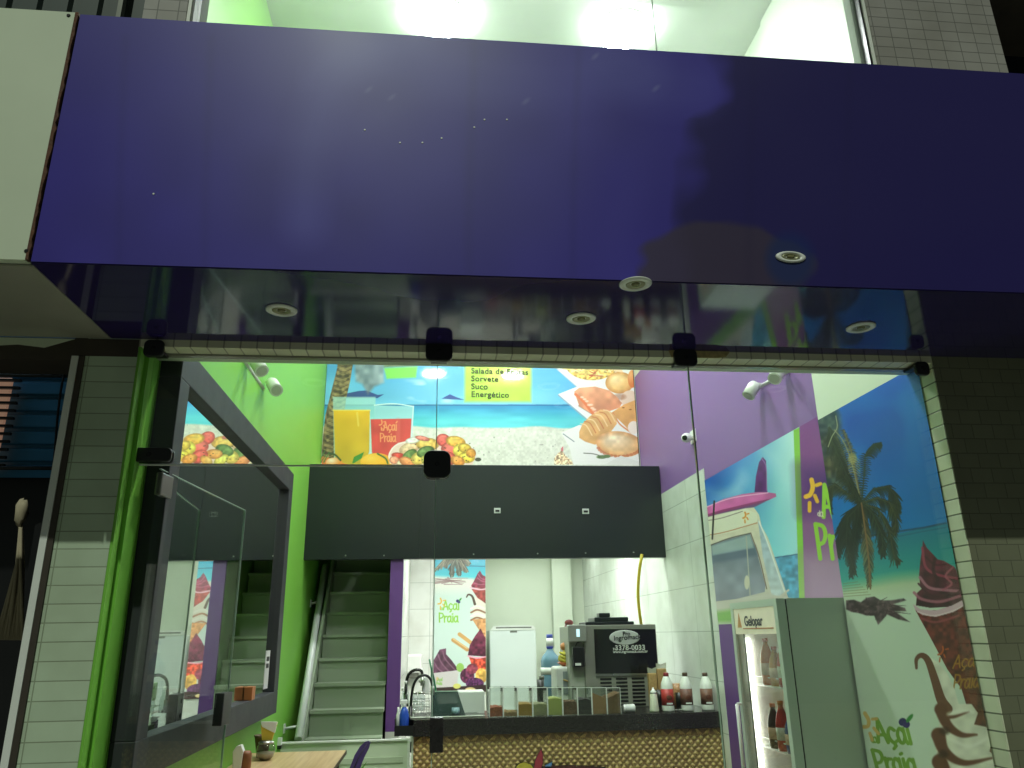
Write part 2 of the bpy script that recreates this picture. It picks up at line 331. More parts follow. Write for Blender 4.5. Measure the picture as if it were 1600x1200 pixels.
wall('stairwell_wall',MB().box(XL,-.4,11.4,11.5,GZ,1.6),M['black'],'dark end wall at the top of the stairwell')
# black soffit with lights
sf=thing('black_soffit','long black panelled bulkhead box under the beach mural','bulkhead')
xj=pY(657,800,YS).x
MB().box(XL,xj-.002,YS,8.1,.7475,1.7186).build('panel',M['black'],sf)
MB().box(xj+.002,XR-.01,YS,8.1,.7475,1.7186).build('panel',M['black'],sf)
MB().box(xj-.0018,xj+.0018,YS+.004,8.09,.749,1.717).build('joint_strip',M['blackm'],sf)
MB().box(XL,XR-.01,YS+.006,8.1,1.7186,1.724).build('top_rim',M['frame'],sf)
for px,py in [(777,798),(915,799)]:
    x0,x1,z0,z1=rect(px-5,py-4,px+5,py+4,YS); h=MB().box(x0,x1,YS-.015,YS,z0,z1).build('socket_plate',M['wplas'],sf)
    MB().box(x0+.012,x1-.012,YS-.02,YS-.015,z0+.012,z1-.02).build('socket_hole',M['blackm'],h)
for px,py in [(540,868),(600,868),(740,866),(840,865),(915,864),(990,863)]:
    q=pY(px,py,YS); MB().lathe((q.x,YS-.004,q.z),[(.008,0),(.008,.004)],10,'y').build('screw_cover',M['steel'],sf)
# facade: columns, lintel, jambs
def column(label,x0,x1,mat,jx,jmat=None,z1=2.2):
    t=thing('tiled_column',label,'column')
    MB().box(x0,x1,YF,3.48,GZ-.02,z1).build('shaft',mat,t)
    if jmat: MB().box(jx-.006,jx,YF+.004,3.452,GZ,z1).build('jamb_tiles',jmat,t)
    return t
column('narrow tiled column with green painted edge left of the shop opening',-1.515,-1.2985,M['tilec'],0)
column('wide tiled column right of the shop opening',2.4385,4.6,M['tiler'],2.4385,M['tilej'])
tag(MB().box(-1.2985,-1.288,YF+.002,3.49,GZ-.01,ZB-.04).box(-1.288,-1.27,3.36,3.49,GZ-.01,ZB-.04).build('door_jamb',M['green']),'green painted door jamb left of the glass door','jamb')
tag(MB().box(-1.5145,-1.5365,YF-.01,3.45,GZ,1.18).build('wooden_post',M['brown']),'dark brown post between white frame and tiled column','post')
tag(MB().box(-1.565,-1.537,YF-.015,3.45,GZ,1.18).build('door_frame',M['wplas']),"white upright of the neighbouring shop's doorway",'frame')
li=thing('lintel','pale tiled lintel above the glass storefront','lintel')
MB().box(-1.2985,2.4325,YF,3.385,1.236,2.9).build('tiled_edge',M['tilel'],li)
MB().box(-1.2985,2.4325,3.389,3.5,1.240,2.9).build('plaster_band',M['cream'],li)
MB().box(-1.2985,2.4325,3.389,3.42,1.2275,1.239).build('glass_track',M['soffit'],li)
a=pY(1010,556,3.31); b=pY(1140,572,3.31)
MB().prism([(pY(1045,556,3.298).x,3.298,ZB-.001),(pY(1142,559,3.298).x,3.298,ZB-.001),(pY(1135,566,3.298).x,3.298,1.243),(pY(1118,572,3.298).x,3.298,1.235),(pY(1050,571,3.298).x,3.298,1.235)],(0,-.006,0)).build('peeling_patch',P('damp_plaster',(196,176,122),.8,var=.5,scale=30),li)
# canopy ---------------------------------------------------------------
cn=thing('purple_canopy','large blank purple shop canopy with glossy underside above the opening','canopy')
ca=Art(1,YC,-1.4165,4.6,ZB,ZT,700,130,(0,0,0))
PXa,PYa=ca.PX,ca.PY
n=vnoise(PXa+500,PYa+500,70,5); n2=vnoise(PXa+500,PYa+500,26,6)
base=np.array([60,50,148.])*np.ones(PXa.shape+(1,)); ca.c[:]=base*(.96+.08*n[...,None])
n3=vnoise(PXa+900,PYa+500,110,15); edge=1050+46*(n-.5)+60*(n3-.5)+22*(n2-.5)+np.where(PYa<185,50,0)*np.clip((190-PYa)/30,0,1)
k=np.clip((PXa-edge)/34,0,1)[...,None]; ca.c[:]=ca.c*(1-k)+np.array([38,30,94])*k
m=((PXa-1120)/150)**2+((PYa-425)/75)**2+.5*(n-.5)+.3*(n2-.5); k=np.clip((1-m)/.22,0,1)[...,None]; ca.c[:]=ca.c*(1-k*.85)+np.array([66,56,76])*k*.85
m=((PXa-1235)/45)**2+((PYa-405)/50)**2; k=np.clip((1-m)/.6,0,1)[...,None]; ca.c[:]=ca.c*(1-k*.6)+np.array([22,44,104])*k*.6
for pts,w_,al_ in (([(640,66),(560,95),(505,160),(482,250),(476,350)],60,.34),([(540,80),(700,110),(850,130),(1000,110)],80,.26),([(600,64),(530,84),(486,120)],22,.25),([(950,96),(1010,130),(1090,140)],80,.26)): ca.curve(pts,w_,(104,106,186),al=al_,soft=46)  # pale curves paint the arc of sheen and hazy top glow into the colour
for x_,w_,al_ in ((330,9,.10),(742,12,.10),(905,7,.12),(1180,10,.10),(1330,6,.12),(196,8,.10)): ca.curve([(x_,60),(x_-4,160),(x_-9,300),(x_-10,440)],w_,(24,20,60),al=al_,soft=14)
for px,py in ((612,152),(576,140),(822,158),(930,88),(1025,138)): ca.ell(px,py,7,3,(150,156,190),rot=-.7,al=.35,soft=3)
vm=print_mat('purple_vinyl',.42); nt=vm.node_tree; b_=nt.nodes['Principled BSDF']
tcn=nt.nodes.new('ShaderNodeTexCoord'); nz=nt.nodes.new('ShaderNodeTexNoise'); nz.inputs['Scale'].default_value=.9; nz.inputs['Detail'].default_value=1.5; nz.inputs['Distortion'].default_value=.8
bp=nt.nodes.new('ShaderNodeBump'); bp.inputs['Strength'].default_value=.18; bp.inputs['Distance'].default_value=.02
nt.links.new(tcn.outputs['Object'],nz.inputs['Vector']); nt.links.new(nz.outputs['Fac'],bp.inputs['Height']); nt.links.new(bp.outputs['Normal'],b_.inputs['Normal'])
mr=nt.nodes.new('ShaderNodeMapRange'); mr.inputs['To Min'].default_value=.3; mr.inputs['To Max'].default_value=.5; nt.links.new(nz.outputs['Fac'],mr.inputs['Value']); nt.links.new(mr.outputs['Result'],b_.inputs['Roughness'])
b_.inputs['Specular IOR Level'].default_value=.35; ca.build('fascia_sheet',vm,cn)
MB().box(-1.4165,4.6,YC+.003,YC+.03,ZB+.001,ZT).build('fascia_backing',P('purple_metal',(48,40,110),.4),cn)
und=P('glossy_purple_sheet',(46,36,92),.07,var=.15,scale=1.2,bump=.02,bscale=1.6,spec=.6)
MB().box(-1.4165,4.6,YC+.004,YF-.002,ZB-.004,ZB).build('underside_sheet',und,cn)
MB().box(-1.4165,4.6,YC+.03,YF,ZT-.03,ZT-.002).build('top_sheet',M['soffit'],cn)
for px,py in [(570,203),(625,223),(660,223),(690,216),(741,199),(757,187),(792,187),(240,303)]:
    q=pY(px,py,YC); MB().lathe((q.x,YC-.002,q.z),[(.0035,0),(.0045,.002)],10,'y').build('rivet',M['wplas'],cn)
def downlight(q,label,vert=False,r=.062):
    t=thing('recessed_downlight',label,'downlight','round recessed lamps in the purple canopy')
    ax='y' if vert else 'z'; n_=-1
    MB().lathe(q,[(r,0),(r,.004*n_),(r*.86,.008*n_),(r*.66,.008*n_),(r*.62,.002*n_)],36,ax).build('ring',M['white_s'],t)
    MB().lathe(q,[(r*.6,-.0005),(r*.6,.006*n_),(r*.5,.0075*n_),(r*.36,.005*n_),(r*.3,.001*n_)],32,ax).build('reflector',P('worn_chrome',(150,150,120),.35,metal=.4),t)
    MB().lathe(q,[(r*.28,-.0005),(r*.26,.007*n_),(r*.1,.009*n_)],24,ax).build('bulb',P('dull_bulb',(120,116,80),.2),t)
    return t
for px,py,l in [(440,484,'unlit recessed lamp nearest the green door jamb'),(908,497,'unlit recessed lamp midway along the canopy underside'),(1345,511,'unlit recessed lamp under the canopy near the wide tiled column'),(993,443,'unlit recessed lamp at the front edge of the canopy underside')]:
    q=pZ(px,py,ZB-.0045); downlight((q.x,q.y,q.z),l)
q=pY(1235,402,YC-.001); t_=downlight((q.x,YC-.001,q.z),'flattened lamp ring on the lower right of the purple front face',True)
for c_ in t_.children:
    for v_ in c_.data.vertices: v_.co.z=q.z+(v_.co.z-q.z)*.40
# neighbour on the left ---------------------------------------------------
nb=thing('neighbour_fascia','cream metal fascia with rusty edge beside the purple canopy','fascia')
MB().box(-4.2,-1.430,YC-.004,YC+.03,ZB+.004,ZT+.004).build('cream_sheet',M['cream'],nb)
e=[]; N_=40
for i in range(N_+1):
    z=ZB+.004+(ZT-ZB)*i/N_; e.append((-1.430+.004+random.random()*.008,YC-.006,z))
MB().prism([(-1.434,YC-.006,ZB+.004)]+e+[(-1.434,YC-.006,ZT+.004)],(0,.02,0)).build('rusty_edge',M['rust'],nb)
for px,py in [(107,24),(41,392)]:
    q=pY(px,py,YC-.005); MB().lathe((q.x,YC-.0075,q.z),[(.006,0),(.008,.003)],12,'y').build('screw',M['blackm'],nb)
MB().box(-4.2,-1.420,YC+.03,YF-.004,ZB-.006,ZB+.002).build('underside_sheet',M['soffit'],nb)
nl=thing('neighbour_lintel',"stained plaster lintel above the neighbour's doorway",'lintel')
MB().box(-4.2,-1.565,YF,3.5,1.165,ZB-.007).box(-1.5646,-1.2987,YF-.002,YF-.0005,1.185,ZB-.007).build('plaster',M['brown'],nl)
pts=[(-4.2,YF-.004,1.262)]+[(-4.0+i*.11,YF-.004,1.205+.02*random.random()+(.02 if i%5==0 else 0)) for i in range(22)]+[(-1.57,YF-.004,1.262)]
MB().prism(pts,(0,.003,0)).build('peeling_paint',M['cream'],nl)
blue=nm('blue_corrugated_sheet')[0]; nt=blue.node_tree; b_=nt.nodes['Principled BSDF']; b_.inputs['Base Color'].default_value=(.03,.16,.30,1); b_.inputs['Roughness'].default_value=.35; b_.inputs['Metallic'].default_value=.1
mb=MB(); x0,x1=-5.2,-1.62; zz=np.arange(.98,2.25,.11); vs=[];fs=[]
for i,z in enumerate(zz): 
    for dz,dy in ((0,0),(.075,0),(.085,.022),(.102,.022)): vs+= [(x0,5.0+dy,z+dz),(x1,5.0+dy,z+dz)]
for i in range(len(vs)//2-1): fs.append((2*i,2*i+1,2*i+3,2*i+2))
mb.add(vs,fs); tag(mb.build('corrugated_sheet',blue),"blue corrugated sheet wall inside the neighbour's doorway",'wall')
tag(MB().box(-5.2,-1.62,5.03,5.1,GZ,2.3).box(-1.64,-1.57,3.45,5.1,GZ,2.3).box(-5.3,-1.57,3.5,5.1,2.3,2.4).box(-5.3,-5.2,3.5,5.1,GZ,2.3).build('neighbour_wall',M['blackm']),'dark inner walls of the neighbouring shop','wall')
tag(MB().tube([(-4.6,4.9,1.62),(-1.7,4.9,1.62)],.012).tube([(-4.6,4.9,1.02),(-1.7,4.9,1.02)],.012).build('metal_bar',M['blackm']),'thin black rails across the blue corrugated sheet','rail')
def cv(*p): return [pY(x,y,4.8) for x,y in p]
tag(MB().tube(cv((110,575),(100,585),(95,610),(90,650),(86,700),(80,780),(76,840)),.007).build('hanging_cable',M['blackm']),'black cable hanging down in front of blue sheet','cable')
mb=MB(); top=pY(33,802,4.2)
for i in range(16):
    f_=i/15; e=pY(-6+f_*42,1000,4.2); m_=pY(22+f_*10,880,4.2); mb.tube([top,m_+Vector((0,random.random()*.05,0)),e],[.006,.008,.009],5)
mb.blob(top+Vector((0,0,.0)),.03,.03,.07,6,.4)
tag(mb.build('hanging_net',P('brown_cord',(176,164,138),.9,var=.3)),'bundle of brownish cords hanging in the neighbouring shop','net')
tag(MB().prism([pY(x,y,4.5) for x,y in [(55,820),(68,815),(60,900),(48,960),(34,968),(42,900)]],(0,.05,0)).build('hanging_bag',M['blackm']),'dark bag hanging beside the brown cords','bag')
nc=thing('added_tube_lamp',"cool white tube lamp under the neighbour's ceiling",'lamp'); MB().box(-3.6,-2.2,4.28,4.36,2.262,2.2995).build('housing',M['wplas'],nc); MB().box(-3.58,-2.22,4.29,4.35,2.25,2.2615).build('tube',emit_mat('cool_fill_tube',(.6,.85,1),5),nc)  # lamp added out of view so that the blue sheet is lit
gl=thing('wall_lamp',"glowing orange slatted lamp at the neighbour's blue wall",'lamp')
q=pY(4,640,4.9); mb=MB()
MB().box(q.x-.25,q.x-.0,4.93,4.96,q.z-.36,q.z+.22).build('lamp_panel',emit_mat('warm_glow',(1,.55,.35),.18),gl)
for i in range(12): mb.box(q.x-.26,q.x+.07,4.90,4.925,q.z-.36+i*.05,q.z-.345+i*.05)
mb.build('louvre',M['blackm'],gl)
# upper storey --------------------------------------------------------------
cs=thing('corrugated_roller_door','dark corrugated sheet at the upper left above the cream fascia','shutter')
mb=MB(); vs=[];fs=[]; xs=np.arange(-5.2,-1.62,.16)
for x in xs:
    for dx,dy in ((0,0),(.09,0),(.10,.035),(.15,.035)): vs+=[(x+dx,3.62+dy,2.9),(x+dx,3.62+dy,5.2)]
for i in range(len(vs)//2-1): fs.append((2*i,2*i+1,2*i+3,2*i+2))
mb.add(vs,fs).build('sheet',P('dark_grey_sheet',(52,64,60),.5,var=.25),cs)
x=pY(190,10,3.58).x; MB().box(x-.012,x+.012,3.56,3.60,2.9,5.2).build('guide_rail',M['steeld'],cs)
def ucol(label,x0,x1,mat):
    t=thing('upper_tiled_column',label,'column'); MB().box(x0,x1,3.35,3.5,2.2,6).build('shaft',mat,t); return t
ucol('short stretch of tiled column above the canopy, left of upper window',-1.54,-1.325,M['tileu'])
ucol('broad tiled column above the canopy, right of upper window',2.505,3.31,M['tileu'])
tag(MB().box(3.31,4.8,3.9,4.0,2.2,6).build('dark_window',P('dark_pane',(20,26,34),.12)),'dark window beyond the upper tiled column','window')
tag(MB().box(3.315,4.8,3.4,3.9,3.72,4.4).build('concrete_beam',M['brown']),'dark beam above the far upper window','beam')
glow_glass=glass_mat('lamp_haze_glass',(.93,.97,.94),.9); nt=glow_glass.node_tree; N=nt.nodes; L=nt.links; out=[n_ for n_ in N if n_.type=='OUTPUT_MATERIAL'][0]; prev=out.inputs[0].links[0].from_socket  # translucent film stands in for the lamps' soft glow on the upper panes
tr_=N.new('ShaderNodeBsdfTranslucent'); tr_.inputs[0].default_value=(.85,.92,.85,1); mx_=N.new('ShaderNodeMixShader'); tcd=N.new('ShaderNodeTexCoord'); nzd=N.new('ShaderNodeTexNoise'); nzd.inputs['Scale'].default_value=2.2; nzd.inputs['Detail'].default_value=8; L.new(tcd.outputs['Object'],nzd.inputs[0])
mrd=N.new('ShaderNodeMapRange'); mrd.inputs['To Min'].default_value=.03; mrd.inputs['To Max'].default_value=.17; L.new(nzd.outputs['Fac'],mrd.inputs['Value']); L.new(mrd.outputs[0],mx_.inputs[0]); L.new(prev,mx_.inputs[1]); L.new(tr_.outputs[0],mx_.inputs[2]); L.new(mx_.outputs[0],out.inputs[0])
uw=thing('upper_window','long lit upstairs window of three panes above the canopy','window')
xs_=[-1.295,pY(671,50,3.42).x,pY(1026,80,3.42).x,2.475]
for i in range(3): MB().box(xs_[i]+.002,xs_[i+1]-.002,3.416,3.424,2.9,5.9).build('pane',glow_glass,uw)
for i in (1,2): MB().box(xs_[i]-.0019,xs_[i]+.0019,3.414,3.426,2.9,5.9).build('pane_joint',M['dgreen'],uw)
for a,b in ((-1.3245,-1.308),(2.488,2.5045)): MB().box(a,b,3.36,3.46,2.9,5.9).build('white_frame',M['white_s'],uw)
for a,b in ((-1.308,-1.295),(2.475,2.488)): MB().box(a,b,3.37,3.46,2.9,5.9).build('black_frame',M['blackm'],uw)
wall('upper_inner_wall',MB().box(-1.4,-1.2705,3.5,3.6,2.2,CEIL),M['green'],'green wall edge behind the upper window frame')
# ceiling lamps ---------------------------------------------------------------
for (x,l) in ((0.0,'glowing round ceiling lamp toward the green wall side'),(1.4,'glowing round ceiling lamp toward the right side')):
    t=thing('ceiling_lamp',l,'lamp','round ceiling lamps'); MB().lathe((x,4.62,CEIL-.001),[(.19,0),(.19,-.03),(.18,-.036)],40).build('housing',M['white_s'],t)
    MB().lathe((x,4.62,CEIL-.037),[(.195,0),(.195,-.012),(.15,-.03),(.02,-.036)],40).build('diffuser',emit_mat('lamp_diffuser',LAMP,185),t)
for (x,l) in ((.25,'glowing ceiling lamp near the mural, green wall side'),(1.2,'glowing ceiling lamp near the mural, purple wall side')):
    t=thing('ceiling_lamp',l,'lamp','round ceiling lamps'); MB().lathe((x,7.0,CEIL-.001),[(.14,0),(.14,-.03),(.13,-.036)],32).build('housing',M['white_s'],t)
    MB().lathe((x,7.0,CEIL-.037),[(.15,0),(.15,-.012),(.1,-.03),(.02,-.036)],32).build('diffuser',emit_mat('lamp_diffuser',LAMP,300),t)
for (y0,y1,s_,l) in ((8.22,8.30,60,'glowing strip lamp just behind the black bulkhead'),(9.6,9.7,130,'glowing strip lamp deeper in the kitchen ceiling'),(11.65,11.72,48,'added unseen strip lamp that brightens the back wall above the freezer')):  # third strip is added, unseen, to brighten the far kitchen wall
    t=thing('strip_lamp',l,'lamp'); MB().box(-.15,2.3,y0-.01,y1+.01,1.275,1.2995).build('housing',M['white_s'],t); MB().box(-.14,2.29,y0,y1,1.272,1.2748).build('diffuser',emit_mat('strip_diffuser',(.97,1,.95),s_),t)
# track spotlights
def spots(label,X,sgn,bar,heads):
    t=thing('track_spotlight',label,'spotlight','white twin spotlights on the side walls')
    a,b=[pX(*p,X) for p in bar]; MB().tube([a,b],.016,4).build('track',M['wplas'],t)
    for (ax_,ay),(bx_,by) in heads:
        p=pX(ax_,ay,X+sgn*.05); q=pX(bx_,by,X+sgn*.12); d=(q-p).normalized(); side=Vector((-sgn,0,0))
        h=MB().tube([p-d*.0,p+d*.025,q],[.038,.046,.048],18,caps=True).build('lamp_head',M['wplas'],t)
        MB().tube([q,q+d*.003],[.036,.036],18).build('lens',P('grey_lens',(196,196,190),.2),h)
        MB().tube([p-d*.01,p+side*.045],.008,8).build('bracket',M['wplas'],t)
spots('white twin spotlight on the green wall',XL,1,((376,556),(411,607)),[((398,562),(409,580)),((424,597),(432,610))])
spots('white twin spotlight on the purple wall',XR,-1,((1236,577),(1184,606)),[((1218,578),(1210,592)),((1180,600),(1169,619))])
sc_=thing('security_camera','small white round camera on the purple wall','camera')
q=pX(1084,682,XR); MB().box(XR-.012,XR,q.y-.07,q.y+.07,q.z-.06,q.z+.06).build('mount_plate',M['wplas'],sc_)
q2=pX(1073,684,XR-.07); hd=MB().blob(q2,.052,.05,.046,10).build('housing',M['wplas'],sc_); d=(Vector((0,0,0))-q2).normalized(); d=Vector((-.6,-.6,-.15)).normalized()
MB().tube([q2+d*.03,q2+d*.056],[.028,.022],16).build('lens',M['blackm'],sc_); MB().tube([q2,Vector((XR-.01,q2.y,q2.z))],.02,10).build('arm',M['wplas'],sc_)
# ------------------------------------------------------------------ printed murals
PM=print_mat('poster_print',.3,coat=.25); PG=print_mat('glossy_poster_print',.5,coat=.6)
def mix(a,b,t): t=np.clip(t,0,1)[...,None]; return np.array(a)*(1-t)+np.array(b)*t
def palm(a,c,s,cols,fr,leaf=1.,seed=1):
    """palm crown: fr = list of frond spines in pixels, each hung with leaflets"""
    rr=random.Random(seed)
    for sp in fr:
        p=np.array(sp,float); n=len(p); col=cols[rr.randrange(len(cols))]
        T=np.linspace(0,1,44); pts=[]
        for t in T:
            u=t*(n-1); k=min(int(u),n-2); f_=u-k; pts.append(p[k]*(1-f_)+p[k+1]*f_)
        for j,q in enumerate(pts[1:]):
            t=(j+1)/len(T[1:]); L=s*(.35+1.0*math.sin(math.pi*min(1,t*.9+.08)))*leaf; d=pts[j+1]-pts[j]; d=d/(np.hypot(*d)+1e-6)
            for sg in (-1,1):
                nx=np.array([-d[1],d[0]])*sg; e=q+(nx*.55+d*.55+np.array([0,.55]))*L*(.75+.5*rr.random())
                cc=np.array(col)*(.55+.95*rr.random()**1.5); a.line([q,(q+e)/2+np.array([0,-.08*L]),e],(2.3,.8),cc,soft=1.)
        a.line(pts,(1.9,.8),np.array(col)*1.35+8)
# --- big beach mural over the bulkhead
am=Art(1,YM,XL+.005,XR-.02,1.60,3.7,760,430)
def f(x,y,z,u):
    c=mix((70,158,226),(120,196,236),(y-540)/95); c=c+(vnoise(x,y*3,60,2)[...,None]-.5)*24
    cl=np.clip(vnoise(x,y*4,50,8)*vnoise(x,y*3,20,9)*3-1.15,0,1)*np.clip((x-600)/60,0,1)*np.clip((740-x)/60,0,1); c=mix(c,(235,244,246),cl*.8)
    s=mix((38,140,196),(92,206,222),(y-634)/22)+(vnoise(x,y*5,30,4)[...,None]-.5)*22; c=np.where((y>632)[...,None],s,c)
    sd=np.array([226,224,214.])+(vnoise(x,y,3,5)[...,None]-.5)*26+(vnoise(x,y,9,6)[...,None]-.5)*14; k=np.clip((y-663-vnoise(x,y,40,7)*5)/3,0,1)[...,None]; c=c*(1-k)+sd*k
    sp=(vnoise(x,y*1.6,4,11)>.93)&(y>668); c=np.where(sp[...,None],c*.72,c); return c
am.fill(f); am.line([(500,633),(1000,633)],1.6,(34,98,150))
am.poly([(530,617),(560,611),(572,610),(590,617),(600,616),(590,622),(540,622)],(44,72,140)); am.poly([(690,623),(697,619),(703,616),(712,620),(726,625)],(44,78,150))
am.poly([(553,560),(600,560),(600,598),(585,604),(575,616),(566,600),(556,596)],(150,142,142),al=.75,soft=5,noise=.3,nsc=8)  # grey smudge paints a reflection of the lintel into the print
am.poly([(600,575),(652,573),(650,590),(604,592)],(134,214,96),soft=3); am.poly([(598,565),(650,563),(650,572),(600,574)],(120,136,104),soft=3)
am.poly([(503,726),(503,700),(508,650),(518,610),(527,575),(529,540),(553,540),(552,566),(547,596),(541,622),(536,660),(526,700),(520,726)],(116,96,66),noise=.5,nsc=4)
for i in range(46):
    y=542+i*4; x=529-(y-560)*.155 if y<620 else 519-(y-620)*.16; am.curve([(x,y),(x+11,y+3),(x+23-(y-560)*.03,y-1)],1.2,(54,42,34) if i%2 else (168,146,104),al=.7)
am.poly([(520,620),(587,620),(583,726),(522,726)],(170,216,214),al=.75,soft=1.5); am.poly([(521,641),(578,641),(577,705),(570,726),(524,726)],(236,180,34),noise=.06,nsc=20,col2=(206,170,50))
am.line([(521,641),(578,641)],2,(246,214,100)); am.line([(558,645),(560,665)],3,(246,220,130),al=.5)
am.poly([(585,633),(646,635),(644,700),(586,700)],(172,214,220),al=.8,soft=1.5); am.line([(646,635),(642,700)],1.6,(226,240,240)); am.curve([(585,633),(615,631),(646,635)],1.6,(220,238,238))
am.poly([(579,655),(643,654),(641,690),(610,726),(585,726),(581,705)],(214,70,66),noise=.08,nsc=12); am.line([(622,656),(622,690)],7,(236,120,110),al=.3,soft=3)
logo(am,(594,690),(7.4,0),(0,-8.6),1.8,(240,150,96),(240,150,96),berry=False)
am.poly([(503,726),(500,712),(516,716),(530,722),(546,726)],(230,116,60)); am.ell(522,723,13,8,(236,138,60),hi=(250,226,200)); am.curve([(514,708),(524,711),(532,719)],3,(54,74,40)); 
am.ell(588,722,25,14,(242,168,34),hi=(250,200,80)); am.poly([(550,724),(553,714),(569,706),(565,716),(553,724)],(64,134,54)); am.curve([(590,709),(602,716),(606,724)],2.6,(60,104,50))
for q in [(502,715,508,704),(506,722,515,706),(500,724,510,710)]: am.line([q[:2],q[2:]],(2,.8),(60,120,60))
am.poly([(607,712),(612,700),(622,692),(640,688),(720,686),(738,700),(744,714),(738,726),(612,726)],(238,206,196)); am.curve([(610,724),(608,710),(618,696),(636,690)],1.8,(250,232,228))
rr=random.Random(3)
fr=[(640,700,13,7,(242,190,150)),(668,694,14,8,(244,190,92)),(645,688,9,4,(244,236,226)),(622,712,8,4,(214,58,50)),(616,719,6,5,(240,150,120)),(628,722,7,4,(248,214,180)),(640,711,10,6,(96,128,60)),(636,722,10,6,(240,140,80)),(655,716,10,8,(236,196,90)),(665,706,11,7,(90,120,56)),(668,721,9,6,(236,212,96)),(680,712,10,6,(244,158,76)),(693,688,9,8,(236,92,82)),(706,701,13,9,(238,96,84)),(712,690,12,7,(246,180,70)),(719,703,9,8,(240,206,74)),(726,700,8,6,(214,176,60)),(701,716,10,8,(230,84,72)),(729,715,10,7,(240,200,64)),(715,720,9,6,(238,150,60)),(660,685,9,3,(222,120,108)),(690,722,8,5,(240,170,80)),(736,708,6,6,(226,150,50))]
for x,y,rx,ry,c in fr: am.ell(x,y,rx*1.3,ry*1.25,c,rot=rr.uniform(-.6,.6),hi=tuple(min(255,v+34) for v in c),edge=tuple(v*.66 for v in c),noise=.15,nsc=3)
for _ in range(26): am.ell(rr.uniform(640,735),rr.uniform(690,724),1.1,.8,(44,50,26),al=.8)
am.ell(747,718,5,3,(70,74,60))
def soft_box(a,x0,y0,x1,y1,col,s=6): a.poly([(x0,y0),(x1,y0),(x1,y1),(x0,y1)],col,soft=s,noise=.04,nsc=14)
soft_box(am,726,540,830,628,(182,226,74)); soft_box(am,760,565,826,600,(214,238,96),14)  # smaller, paler box paints a lamp's reflection into the menu patch
PL=(238,236,236)
am.poly([(850,556),(1000,556),(1000,640),(905,607),(878,584)],PL); am.line([(858,566),(903,606)],1.2,(180,190,206)); 
am.ell(925,568,42,26,(236,200,120),noise=.35,nsc=3,edge=(226,170,80))
for _ in range(60):
    x=rr.uniform(888,958); y=rr.uniform(560,590-abs(x-925)*.35); am.curve([(x,y),(x+rr.uniform(-8,8),y+rr.uniform(1,4)),(x+rr.uniform(-14,14),y+rr.uniform(-2,4))],1.4,rr.choice([(244,214,120),(206,120,60),(250,230,170),(196,84,60)]))
for _ in range(14): am.ell(rr.uniform(955,985),rr.uniform(560,575),2.2,1.6,rr.choice([(196,84,50),(120,140,60),(240,210,150)]))
am.poly([(872,616),(902,604),(1000,610),(1000,724),(960,706),(917,654)],(240,238,238)); am.line([(872,617),(917,656)],1.6,(150,160,180)); am.line([(905,634),(928,648)],3,(120,70,50),al=.6)
am.ell(968,598,22,17,(244,190,120),hi=(252,220,168),edge=(206,134,70),noise=.08); am.poly([(958,580),(966,568),(974,582)],(244,206,170)); am.ell(988,592,7,14,(222,124,66),hi=(240,170,110)); am.ell(984,624,14,14,(236,206,186)); am.ell(968,620,10,5,(140,80,50),al=.5,soft=3)
am.poly([(897,612),(905,606),(930,604),(952,610),(964,620),(972,630),(968,637),(945,645),(930,650),(905,634)],(238,164,128),noise=.12,nsc=9,col2=(222,140,104)); am.curve([(899,616),(912,628),(926,646)],4,(228,118,74)); 
for i in range(9): am.ell(910+i*3.2+rr.uniform(-1,1),622+i*3+rr.uniform(-2,2),3,1.6,(250,220,200),al=.7)
am.poly([(955,645),(975,632),(1000,622),(1000,660),(986,676),(975,664)],(234,172,104),noise=.1,nsc=8); am.curve([(958,645),(968,662),(986,676)],2.4,(220,140,90)); am.ell(974,637,2,1,(150,90,40)); am.ell(985,640,2,1,(150,90,40))
am.poly([(877,676),(905,664),(950,672),(1000,690),(1000,726),(896,726),(890,700)],(242,238,238)); am.line([(880,678),(897,690)],1.4,(120,130,140)); am.ell(990,668,9,10,(244,226,216))
am.poly([(905,675),(910,662),(922,650),(938,640),(952,642),(962,650),(964,662),(955,674),(940,686),(930,695),(914,690),(905,684)],(232,178,118),noise=.08,nsc=8,col2=(214,160,100))
for i in range(7): 
    x=912+i*6; y=666-i*3.6; am.curve([(x-5,y-4),(x+4,y-1),(x+13,y+14)],1.7,(196,112,66) if i%2 else (250,216,170),al=.8)
am.ell(968,694,37,20,(234,188,136),rot=.12,hi=(250,226,196),noise=.1,nsc=6,edge=(216,150,94))
for i in range(16): 
    t=.05+i*.19; am.ell(968+34*math.cos(t),696+17*math.sin(t),3,2.2,(196,110,70),al=.75)
am.poly([(877,700),(880,697),(880,705),(876,706)],(216,110,120)); am.poly([(866,726),(866,716),(872,708),(878,704),(884,712),(893,720),(896,726)],(232,196,160),noise=.5,nsc=2)
am.curve([(912,708),(926,709),(938,712)],1.2,(70,80,60)); am.ell(940,714,8,3,(100,124,80),noise=.3,nsc=3); am.ell(948,713,6,2.6,(96,120,76)); am.poly([(945,726),(970,712),(1000,722),(1000,726)],(232,228,226))
bm_=thing('beach_mural','wide glossy beach mural with juices, fruit bowl and pastries above the black bulkhead','mural')
am.build('printed_sheet',PG,bm_)
MB().box(XL+.004,XR-.012,YM+.001,YM+.011,1.6,3.7).build('backing_board',M['blackm'],bm_)
TX=P('menu_text_ink',(74,84,40),.6)
for i,(s_,y) in enumerate([('Vitamina',571),('Salada de Frutas',583),('Sorvete',595.2),('Suco',607.5),('Energético',619.7)]):
    q=pY(736,y,YM-.006); text(s_,'menu_line',TX,bm_,q,(1,0,-.012),(0,0,1),.098,bold=.022,spacing=1.08)
